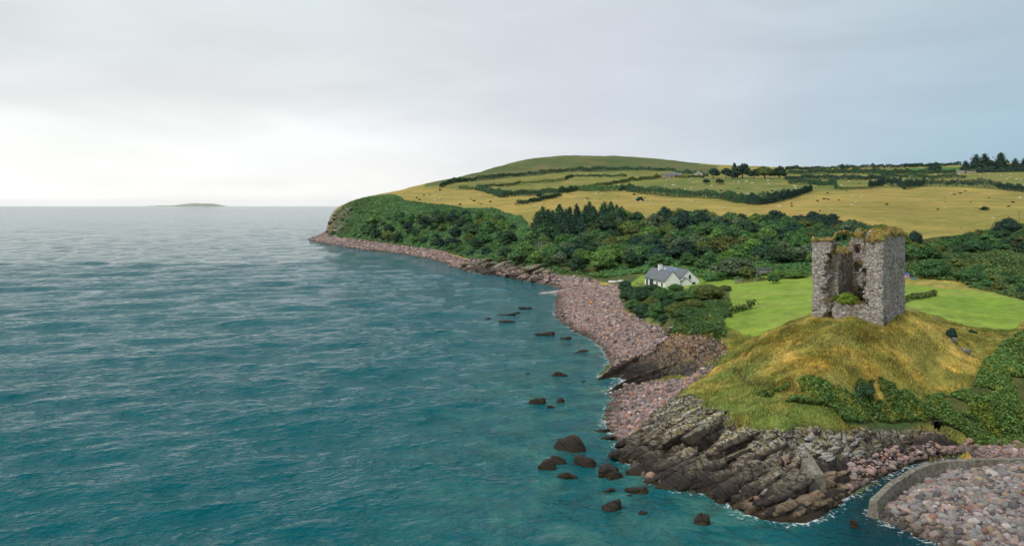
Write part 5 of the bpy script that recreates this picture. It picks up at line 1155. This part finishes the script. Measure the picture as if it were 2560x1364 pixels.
M_WFRAME = simple_mat('white_frame', (.7, .7, .68), .5, .05)
M_CONC = simple_mat('old_concrete', (.20, .17, .12), .95, .35, 2.2, .6, .08, col2=(.30, .28, .235), dirt=.7)
M_WOOD = simple_mat('grey_wood', (.20, .17, .13), .9, .35, 5, .4, .03)
M_POT = simple_mat('terracotta', (.48, .17, .06), .8)
M_PANEL = simple_mat('solar_glass', (.03, .10, .30), .15, .25, 3, 0, spec=.6)
M_STEEL = simple_mat('galvanised_steel', (.35, .36, .36), .5, .15, 5, .1, .01, metal=.6)
M_STONE = simple_mat('house_stone', (.33, .27, .22), .9, .35, 2.0, .5, .05)
def gable_block(x0, x1, y0, y1, h, rise, base=-1.2):
    """walls with a gable at each end of y; returns MB"""
    return MB().prism([(x0, base), (x1, base), (x1, h), ((x0+x1)/2, h+rise), (x0, h)], y0, y1, 'y')
def gable_roof(x0, x1, y0, y1, h, rise, t=.16, ov=.28, oy_=.15):
    xm = (x0+x1)/2; sl_ = rise/((x1-x0)/2); e = ov*sl_; up1 = t*math.hypot(1, sl_)
    return MB().prism([(x0-ov, h-e+.02), (xm, h+rise+.02), (x1+ov, h-e+.02), (x1+ov, h-e+.02+up1), (xm, h+rise+.02+up1), (x0-ov, h-e+.02+up1)], y0-oy_, y1+oy_, 'y')
def window(parent, face, a0, a1, z0, z1, pos, fm=None, sgn=1, bars=1):
    """window in a wall facing -x/+x ('x') or -y/+y ('y') at pos"""
    f = MB(); d = .07*sgn; t = .07
    def bx_(a, b, c_, e, p0, p1):
        p0, p1 = min(p0, p1), max(p0, p1)
        f.box((p0, a, c_), (p1, b, e)) if face == 'x' else f.box((a, p0, c_), (b, p1, e))
    bx_(a0, a1, z0, z0+t, pos, pos+d); bx_(a0, a1, z1-t, z1, pos, pos+d); bx_(a0, a0+t, z0+t, z1-t, pos, pos+d); bx_(a1-t, a1, z0+t, z1-t, pos, pos+d)
    for i in range(bars): am = a0+(a1-a0)*(i+1)/(bars+1); bx_(am-t/2, am+t/2, z0+t, z1-t, pos, pos+d*.8)
    w_ = f.build('window', fm or M_FRAME, parent); f = MB(); bx_(a0+t, a1-t, z0+t, z1-t, pos-.04*sgn, pos+.02*sgn); f.build('pane', M_GLASS, w_); return w_
# cottage: local x across (gable direction), y along the long wing, away from the viewer
CN = Vector((45.9, 240, 0)); CN.z = 4.6
cot = thing('cottage', 'white rendered cottage with two slate-roofed wings above the boulder beach', 'house', CN, math.atan2(15, -3.6)-math.pi/2)
A_, B_ = (0, 5.0, 0, 15.4, 2.7, 2.75), (5.6, 12.4, 2.6, 20.5, 2.6, 2.95)
wl = gable_block(*A_); wl.build('wall', M_WHITE, cot)
gable_block(*B_).build('wall', M_WHITE, cot); MB().box((4.95, 3.2, -1), (5.65, 14.8, 2.75)).build('wall', M_WHITE, cot)
gable_block(5.3, 8.7, .2, 2.55, 2.1, 1.3).build('wall', M_WHITE, cot)
r1 = gable_roof(*A_).build('roof', M_SLATE, cot); r2 = gable_roof(*B_).build('roof', M_SLATE, cot); r3 = gable_roof(5.3, 8.7, .2, 2.4, 2.1, 1.3, .14, .2).build('roof', M_SLATE, cot)
ch = MB().box((2.0, 8.6, 4.6), (3.1, 9.7, 6.75)).box((1.92, 8.52, 6.75), (3.18, 9.78, 6.9)).build('chimney', M_WHITE, cot)
for dy in (8.9, 9.35): MB().tube([(2.55, dy, 6.9), (2.55, dy, 7.35)], [.15, .12], 10).build('chimney_pot', M_POT, ch)
window(cot, 'x', 12.6, 14.2, .1, 2.2, -.003, M_WFRAME, -1, 0); window(cot, 'x', 8.6, 11.4, .2, 2.3, -.003, M_FRAME, -1, 2); window(cot, 'x', 5.4, 6.2, .9, 2.0, -.003, M_FRAME, -1, 0); window(cot, 'x', 1.6, 2.6, .9, 2.0, -.003, M_FRAME, -1, 0)
window(cot, 'y', 9.0, 9.7, 2.9, 4.1, 2.597, M_FRAME, -1, 0); window(cot, 'y', 10.2, 11.2, .7, 1.9, 2.597, M_FRAME, -1, 1)
sl_ = 2.95/3.4; ang = math.atan(sl_)
def on_roof(name, x0, y0, wdt, ln, m, parent, lift=.2, bars=0):
    """panel lying on wing B's seaward roof slope; x0 = distance up from the eave"""
    M = Matrix.Translation((5.6, 0, 2.6+.02)) @ Matrix.Rotation(-ang, 4, 'Y') @ Matrix.Translation((0, 0, lift))
    o = MB().box((x0, y0, 0), (x0+wdt, y0+ln, .07), M).build(name, m, parent)
    fr = MB()
    for i in range(bars+2):
        yy = y0+ln*i/(bars+1); fr.box((x0-.04, yy-.035, -.01), (x0+wdt+.04, yy+.035, .1), M)
    fr.box((x0-.09, y0-.035, -.01), (x0-.04, y0+ln+.035, .1), M).box((x0+wdt+.04, y0-.035, -.01), (x0+wdt+.09, y0+ln+.035, .1), M)
    fr.build('frame', M_WFRAME, o); return o
on_roof('solar_panel', 1.6, 9.6, 2.5, 5.4, M_PANEL, cot, .24, 4)
on_roof('rooflight', 2.2, 17.0, 1.4, .9, simple_mat('rooflight_glass', (.62, .66, .70), .2), cot)
M3 = Matrix.Translation((5.3, 0, 2.12)) @ Matrix.Rotation(-math.atan(1.3/1.7), 4, 'Y') @ Matrix.Translation((0, 0, .19))
MB().box((.6, .8, 0), (1.5, 1.6, .06), M3).build('rooflight', simple_mat('rooflight_glass', (.55, .60, .64), .2), cot)
for (x, y0, y1) in ((-.3, 0, 15.4), (5.4, 2.8, 20)): MB().tube([(x, y0, 2.42), (x, y1, 2.42)], .06, 6).build('gutter', M_FRAME, cot)
dk = MB().box((-2.6, 12.4, -.25), (-.02, 16.8, -.12))
for x, y in ((-2.5, 12.5), (-2.5, 14.6), (-2.5, 16.7), (-.2, 16.7)): dk.box((x-.07, y-.07, -2.4), (x+.07, y+.07, .85))
for z in (.05, .35, .65): dk.box((-2.56, 12.4, z), (-2.5, 16.75, z+.1)).box((-2.55, 16.7, z), (0, 16.76, z+.1)).box((-2.55, 12.4, z), (0, 12.46, z+.1))
dk.build('deck', M_WOOD, cot)
# far bungalow and gabled farmhouse
def far_house(name, px, py, wpx, label, hw, depth, h, rise, wm, rz=0.0):
    p = ground(px, py); s = p.y/FPX; L_ = wpx*s
    o = thing(name, label, 'house', p, rz); return o, L_, p
o, L_, p = far_house('bungalow', 1679, 444, 47, 'long low stone bungalow with grey slate roof in the upper fields', 0, 0, 0, 0, None)
w2 = L_/2
MB().prism([(-3.5, -1), (3.5, -1), (3.5, 3), (0, 5.6), (-3.5, 3)], -w2, w2, 'x').build('wall', M_STONE, o)
MB().prism([(-3.9, 2.75), (0, 5.65), (3.9, 2.75), (3.9, 2.95), (0, 5.9), (-3.9, 2.95)], -w2-.3, w2+.3, 'x').build('roof', M_SLATE, o)
MB().prism([(-w2+.5, -1), (-w2+9, -1), (-w2+9, 3), (-w2+4.75, 5.4), (-w2+.5, 3)], -6.5, -3.45, 'y').build('wall', M_STONE, o)
MB().prism([(-w2+.1, 2.8), (-w2+4.75, 5.45), (-w2+9.4, 2.8), (-w2+9.4, 3), (-w2+4.75, 5.7), (-w2+.1, 3)], -6.8, -.5, 'y').build('roof', M_SLATE, o)
window(o, 'y', -w2+2.6, -w2+6.9, .9, 2.5, -6.503, M_WFRAME, -1, 2); window(o, 'y', w2-8, w2-5, .2, 2.6, -3.503, M_FRAME, -1, 1); window(o, 'y', w2-4, w2-1.5, .9, 2.3, -3.503, M_WFRAME, -1, 1)
o, L_, p = far_house('farmhouse', 1748, 440, 30, 'small pale gabled farmhouse left of the skyline trees', 0, 0, 0, 0, None)
g2 = L_*.33
MB().prism([(-g2, -1), (g2, -1), (g2, 3.2), (0, 6.4), (-g2, 3.2)], 0, 9, 'y').build('wall', simple_mat('pale_wall', (.46, .44, .36), .9, .2), o)
MB().prism([(-g2-.4, 2.9), (0, 6.45), (g2+.4, 2.9), (g2+.4, 3.1), (0, 6.75), (-g2-.4, 3.1)], -.3, 9.2, 'y').build('roof', M_SLATE, o)
MB().box((g2, 1, -1), (g2+4.5, 6, 2.4)).prism([(1, 2.4), (6, 2.4), (3.5, 3.4)], g2, g2+4.5, 'x').build('wall', simple_mat('yellow_wall', (.50, .40, .20), .9, .15), o)
MB().box((-.5, 7.5, 5.8), (.5, 8.6, 7.8)).build('chimney', M_STONE, o); MB().box((.6, 3, 6), (1.4, 4, 7.4)).build('chimney', M_STONE, o)
window(o, 'y', -.8, .8, .8, 2.2, -.003, M_FRAME, -1, 1); window(o, 'y', -.5, .5, 3.6, 4.6, -.003, M_FRAME, -1, 0)
p = ground(2416, 433); s = p.y/FPX; o = thing('barn', 'low roofless grey stone barn below the right skyline conifers', 'barn', p); L_ = 54*s
MB().box((-L_/2, 0, -.8), (-L_*.08, 6, 3.4)).box((L_*.02, 0, -.8), (L_/2, 6, 2.9)).box((-L_*.08, 0, 2.2), (L_*.02, 6, 3.1)).build('wall', simple_mat('barn_stone', (.36, .35, .32), .95, .3, 1), o)
p = ground(1914, 688); o = thing('shed', 'low grey garden shed behind the utility pole', 'shed', p, R(-8)); s = p.y/FPX
MB().box((-1.9, 0, -.3), (1.9, 2.6, 1.9)).build('wall', simple_mat('grey_boards', (.24, .25, .26), .85, .2, 3), o); MB().box((-2.1, -.25, 1.9), (2.1, 2.8, 2.05)).build('roof', simple_mat('felt_roof', (.10, .105, .11), .9), o)
MB().box((.3, -.04, -.2), (1.2, 0, 1.7)).build('door', M_WOOD, o)
dk_ = MB()
for i in range(10): pass
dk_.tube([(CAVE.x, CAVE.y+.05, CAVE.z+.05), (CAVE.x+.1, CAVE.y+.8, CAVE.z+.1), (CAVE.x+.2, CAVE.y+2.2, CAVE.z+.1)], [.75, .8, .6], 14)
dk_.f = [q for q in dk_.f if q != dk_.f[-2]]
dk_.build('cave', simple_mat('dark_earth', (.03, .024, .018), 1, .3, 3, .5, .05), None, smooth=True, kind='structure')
# slipway, walls by the stream ----------------------------------------
def wall_run(name, label, cat_, pts, zt_, wid, depth, m, kind=None, rough=.06, seed=1):
    """masonry run: pts (px,py) of the top centre line with top heights"""
    W_ = [Wz(px, py, z) for (px, py), z in zip(pts, zt_)]; W_ = np.array([(u*math.exp(l), math.exp(l), z) for u, l, z in W_])
    s = np.r_[0, np.cumsum(np.linalg.norm(np.diff(W_[:, :2], axis=0), axis=1))]; n = int(s[-1]/.25)+2; t = np.linspace(0, s[-1], n)
    Pc = np.stack([np.interp(t, s, W_[:, i]) for i in range(3)], 1); d = np.gradient(Pc[:, :2], axis=0); d /= np.linalg.norm(d, axis=1, keepdims=True); nr = np.stack([d[:, 1], -d[:, 0]], 1)
    prof = [(-.5-.12*depth/wid, -1), (-.5-.06*depth/wid, -.5), (-.5, -.08), (-.47, 0), (-.2, .0), (.2, 0), (.47, 0), (.5, -.08), (.5+.06*depth/wid, -.5), (.5+.12*depth/wid, -1)]
    V = np.array([[(Pc[i, 0]+nr[i, 0]*a*wid, Pc[i, 1]+nr[i, 1]*a*wid, Pc[i, 2]+b*depth) for a, b in prof] for i in range(n)]).reshape(-1, 3)
    org = V[0].copy(); V += np.stack([fbm3(V*1.3, seed+q, 3) for q in range(3)], 1)*rough*2.5; kk = len(prof); ix = np.arange(n*kk).reshape(n, kk)
    F = np.stack([ix[:-1, :-1], ix[1:, :-1], ix[1:, 1:], ix[:-1, 1:]], -1).reshape(-1, 4)
    V = np.r_[V, (V[0]+V[kk-1])[None]/2, (V[-1]+V[-kk])[None]/2]; cap = [[j, j+1, n*kk, n*kk] for j in range(kk-1)]+[[ix[-1, j+1], ix[-1, j], n*kk+1, n*kk+1] for j in range(kk-1)]
    me = poly_mesh(name, V-org, np.r_[F, np.array(cap)], np.ones((len(V), 3))); me.materials.append(m)
    bm = bmesh.new(); bm.from_mesh(me); bmesh.ops.recalc_face_normals(bm, faces=bm.faces); bm.to_mesh(me); bm.free()
    for pg in me.polygons: pg.use_smooth = False
    return thing(name, label, cat_, org, 0, None, me)
wall_run('stream_wall', 'old concrete wall curving along the stream beside the near shingle', 'wall', [(2182,1250),(2226,1208),(2259,1188),(2286,1171),(2321,1158),(2383,1149),(2493,1146),(2560,1145.5),(2760,1146)], [1.7, 1.75, 1.8, 1.85, 1.9, 1.9, 1.8, 1.8, 1.8], .7, 2.6, M_CONC, seed=4)
wall_run('broken_wall', 'short broken concrete wall sloping down the rocks by the stream', 'wall', [(2000,1122),(2022,1150),(2044,1186)], [3.2, 2.9, 2.5], 1.35, 2.6, M_CONC, seed=8, rough=.1)
wall_run('slipway', 'pale concrete slipway running into the water beyond the boulder beach', 'slipway', [(1352,732.5),(1400,727),(1450,719),(1500,711.5),(1550,705)], [.35, .8, 1.5, 2.4, 3.4], 4.2, 2.2, simple_mat('slip_concrete', (.36, .33, .30), .9, .2, .8, .3, .05, dirt=.5), seed=9)
# boats, pole, gate, posts, stones, playthings -------------------------
def boat(px, py, L_, rz, label):
    p = ground(px, py); o = thing('rowing_boat', label, 'boat', p+Vector((0, 0, .05)), rz, 'boats on the slipway'); V = []; n, kk = 22, 13
    for i in range(n):
        t = i/(n-1); wdt = .75*math.sin(math.pi*min(1, .52+.48*(1-t))) if t > .05 else .72
        wdt = .72*(1-max(0, (t-.35)/.65)**2.2); 
        for j in range(kk):
            a = math.pi*j/(kk-1); V.append((t*L_-L_/2, wdt*math.cos(a), .62*math.sin(a)**.7*(1-.35*t**3)))
    ix = np.arange(n*kk).reshape(n, kk); F = np.stack([ix[:-1, :-1], ix[1:, :-1], ix[1:, 1:], ix[:-1, 1:]], -1).reshape(-1, 4)
    V = np.r_[np.array(V), [[-L_/2, 0, .2]]]; F = np.r_[F, np.array([[j, j+1, n*kk, n*kk] for j in range(kk-1)])]
    me = poly_mesh('hull', V, F, np.ones((len(V), 3))); me.materials.append(M_BOAT); link('hull', me, None, o)
    kl = MB().tube([(-L_/2, 0, .63), (0, 0, .64), (L_*.3, 0, .5), (L_*.49, 0, .1)], .045, 6).build('keel', M_WOOD, o)
    for sg in (-1, 1): MB().tube([(-L_/2, .73*sg, .03), (-.1*L_, .73*sg, .03), (.2*L_, .6*sg, .03), (.49*L_, .04*sg, .03)], .05, 6).build('gunwale', M_WFRAME, o)
    return o
M_BOAT = simple_mat('boat_paint', (.74, .73, .68), .45, .08, 1.5, .05, dirt=.3)
boat(1534, 706, 3.4, R(6), 'cream upturned rowing boat on the slipway, left of two'); boat(1555, 704, 2.7, R(35), 'white upturned rowing boat nearer the cottage deck')
def pole(px, py, top, label):
    p = ground(px, py); hgt = (H-(top-HORY)*p.y/FPX)-p.z; o = thing('utility_pole', label, 'pole', p)
    MB().tube([(0, 0, -.5), (0, 0, hgt)], [.16, .11], 8).build('post', M_WOOD, o); MB().box((-.55, -.06, hgt-.5), (.55, .06, hgt-.36)).build('crossarm', M_WOOD, o)
    for x in (-.45, .45): MB().tube([(x, 0, hgt-.36), (x, 0, hgt-.18)], .05, 6).build('insulator', M_WFRAME, o)
    return p+Vector((0, 0, hgt-.2))
a_ = pole(1893, 704, 637, 'grey wooden utility pole between the willow and tower'); b_ = pole(2548, 590, 527, 'thin wooden pole in front of the dark bush at far right')
cb = MB(); cb.tube([a_.lerp(b_, t)-Vector((0, 0, 9*t*(1-t))) for t in np.linspace(0, 1, 24)], .03, 4); cb.build('cable', M_FRAME, None, label='thin dark cable strung from the utility pole behind the tower', category='cable')
p = ground(1847, 708); o = thing('field_gate', 'grey metal field gate at the corner of the lawn', 'gate', p, R(-60)); g_ = MB()
for z in (.2, .45, .7, .95, 1.2): g_.tube([(-1.3, 0, z), (1.3, 0, z)], .035, 6)
for x in (-1.3, 0, 1.3): g_.tube([(x, 0, .1), (x, 0, 1.25)], .035, 6)
g_.build('gate_frame', M_STEEL, o)
for x in (-1.45, 1.45): MB().tube([(x, 0, -.3), (x, 0, 1.5)], .09, 6).build('gate_post', M_WOOD, o)
for px, py, hpx, lb in [(1861, 945, 11, 'weathered fence post on the left shoulder of the mound'), (2146, 990, 24, 'tall fence post beside the dark bramble bush'), (1916, 952, 9, 'short fence post in the grass right of the left shoulder post'), (2290, 1004, 14, 'fence post in the brambles on the right slope')]:
    p = ground(px, py); hgt = hpx*p.y/FPX+.1; b = MB().tube([(0, 0, -.3), (.02, 0, hgt*.6), (.03, .02, hgt)], [.075, .07, .06], 7); b.build('fence_post', M_WOOD, None, label=lb, category='post').location = p
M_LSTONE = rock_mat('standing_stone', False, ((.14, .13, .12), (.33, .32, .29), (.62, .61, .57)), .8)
for i, (px, py, wp, hp, lb) in enumerate([(2342, 803, 9, 13, 'small pointed pale stone at the edge of the right lawn'), (2385, 858, 13, 18, 'upright pale stone under the small dark bush'), (2414, 882, 26, 13, 'leaning flat pale slab below the upright stone'), (2431, 892, 8, 8, 'little stone right of the leaning slab')]):
    p = ground(px, py); s = p.y/FPX; V, F = chisel(900+i, ICO3, 9, .06); V = V*np.array([wp*.55*s, wp*.4*s, hp*.55*s]); V[:, 2] += hp*.4*s
    thing('standing_stone', lb, 'stone', p, 0, 'pale stones on the mound', mesh_np('standing_stone', V, F), M_LSTONE)
p = ground(2268, 694); o = thing('playhouse', 'pink and blue plastic playhouse peeking out right of the tower', 'playhouse', p, R(20)); o.scale = (.62, .62, .75)
MB().box((-.9, -.7, 0), (.9, .7, 1.2)).build('wall', simple_mat('pink_plastic', (.62, .30, .42), .5, .1), o); MB().prism([(-.85, 1.2), (.85, 1.2), (0, 1.9)], -1.0, 1.0, 'x').build('roof', simple_mat('blue_plastic', (.06, .16, .50), .5, .1), o)
MB().box((-.3, -.73, 0), (.3, -.7, .9)).build('door', simple_mat('pale_plastic', (.6, .55, .6), .5), o)
p = ground(2284, 697); MB().tube([(0, 0, 0), (0, 0, .3)], .8, 20).build('paddling_pool', simple_mat('blue_vinyl', (.08, .25, .42), .5, .1), None, label='blue paddling pool on the grass near the playhouse', category='pool').location = p
p = ground(1524, 829); b = MB().box((-1.3, -.11, 0), (1.3, .11, .1)).build('plank', simple_mat('bleached_wood', (.55, .35, .14), .8), None, .02, label='orange-brown driftwood plank lying on the boulder beach', category='plank'); b.location = p+Vector((0, 0, .55)); b.rotation_euler = (0, R(4), R(5))
p = ground(1478, 761); V, F = pebble(991, ICO3); thing('buoy', 'faded orange buoy washed up among the beach boulders', 'buoy', p+Vector((0, 0, .55)), 0, None, mesh_np('buoy', V*np.array([.55, .4, .38]), F), simple_mat('faded_orange', (.60, .27, .09), .7))
# ================================================================ SHEEP
def sheep_mesh(seed, graze=True):
    bm = bmesh.new(); vl = bm.verts.layers.skin.verify(); r = random.Random(seed)
    pts = [((-.42, 0, .62), .20), ((-.15, 0, .66), .27), ((.2, 0, .66), .26), ((.42, 0, .64), .19)]
    vs = []
    me = bpy.data.meshes.new('sheep'); b = MB()
    V, F = ICO2; Vb = V*np.array([.58, .27, .29])+np.array([0, 0, .66]); Vb += fbm3(Vb*5, seed, 3)[:, None]*.06
    b.add(Vb.tolist(), F.tolist())
    hd = [(.48, 0, .70), (.66, 0, .50 if graze else .92), (.82, 0, .22 if graze else .98), (.92, 0, .12 if graze else .92)]
    b.tube(hd, [.15, .11, .095, .05], 8)
    for x in (-.36, .34):
        for y in (-.13, .13): b.tube([(x, y, .55), (x+.02, y, .28), (x, y, 0)], [.085, .05, .04], 6)
    e0 = Vector(hd[2])
    for y in (-1, 1): b.tube([e0+Vector((-.06, .06*y, .06)), e0+Vector((-.1, .17*y, .04))], [.035, .02], 5)
    b.tube([(-.55, 0, .72), (-.66, 0, .5)], [.06, .04], 6); bm.free()
    me.from_pydata(b.v, [], b.f)
    for p in me.polygons: p.use_smooth = True
    o = bpy.data.objects.new('sheep', me); COL.objects.link(o); md = o.modifiers.new('one_skin', 'REMESH'); md.mode = 'VOXEL'; md.voxel_size = .035; md.use_smooth_shade = True
    dg = bpy.context.evaluated_depsgraph_get(); me2 = bpy.data.meshes.new_from_object(o.evaluated_get(dg)); bpy.data.objects.remove(o); me2.name = 'sheep'; me2.materials.clear(); me2.materials.append(M_WOOL); return me2
M_WOOL = simple_mat('wool', (.66, .62, .52), .95, .12, 8, .5, .03)
SHM = [sheep_mesh(1, True), sheep_mesh(2, True), sheep_mesh(3, False)]
z8 = [(188,612),(895,520),(983,526),(932,577),(888,601),(1850,482),(2528,526),(2516,538),(1798,631),(2262,730),(866,368),(785,411),(350,424),(343,441),(330,415),(92,393),(82,360),(852,312),(1620,344),(1740,352),(1765,368),(1905,347),(1932,360),(1484,347),(1315,392),(1527,388),(2170,339),(2210,340),(2222,296),(2335,312),(2430,296),(2487,299),(2490,350),(2527,353),(2397,347),(1840,299),(1873,300),(1928,304),(1700,302),(2420,328),(2130,300)]
z7 = [(597,543),(640,551),(797,493),(740,493),(740,440),(1108,522),(1133,533),(1168,560),(1263,540),(1455,555),(1270,578),(1630,558),(1663,564),(1732,583),(1980,625),(2515,614),(1480,407),(1495,405),(1408,405),(1407,436),(1380,447),(1607,452),(1660,440),(1855,415),(2075,377),(2122,378),(2192,372),(2253,389),(2418,393),(2408,358),(2418,472),(2172,499),(2213,493),(1420,358),(1637,352),(1665,337),(140,610),(960,405)]
z6 = [(1420,523),(1550,556),(1835,486),(1970,503),(2150,563),(2180,533),(1500,458),(1460,508)]
SP = [(1900+x/3.879, 360+y/3.879) for x, y in z8]+[(1300+x/3.879, 360+y/3.879) for x, y in z7]+[(700+x/3.657, 360+y/3.657) for x, y in z6]
def sfield(x, y):
    if x > 1930 and y > 474: return 'in the big field behind the tower'
    if x > 2088: return 'in the upper right fields'
    if x > 1930: return 'near the corner of the big field'
    if x > 1590 and y < 491: return 'in the field below the farm'
    if x > 1300 and y < 478: return 'in the high middle fields'
    if x > 1300: return 'in the strip above the wood'
    return 'in the headland field'
grp = {}
for x, y in SP: grp.setdefault(sfield(x, y), []).append((x, y))
rs = random.Random(4)
for fn, lst in grp.items():
    lst.sort()
    for i, (x, y) in enumerate(lst):
        p = ground(x, y); q = rs.choice([0, 0, 1, 2]); st = 'grazing' if q < 2 else 'standing'
        o = thing('sheep', f'white {st} sheep {fn}, {ordw(i)} from the left', 'sheep', p, rs.choice([0, math.pi])+rs.uniform(-.7, .7), 'sheep grazing in the fields', SHM[q]); s_ = rs.uniform(1.15, 1.45)*(1 if p.y < 700 else 1.3); o.scale = (s_, s_, s_)
# ================================================================ SEA AIR
hz = MB().box((-46000, -300, -9), (46000, 26500, 165)).build('haze', None, None, kind='stuff')
m = bpy.data.materials.new('sea_air'); m.use_nodes = True; k = NT(m.node_tree)
pv = k.n('VolumePrincipled', None, Color=(.97, .98, 1), Density=.000013, Anisotropy=.2); k.n('OutputMaterial', None, Volume=pv); hz.data.materials.append(m)
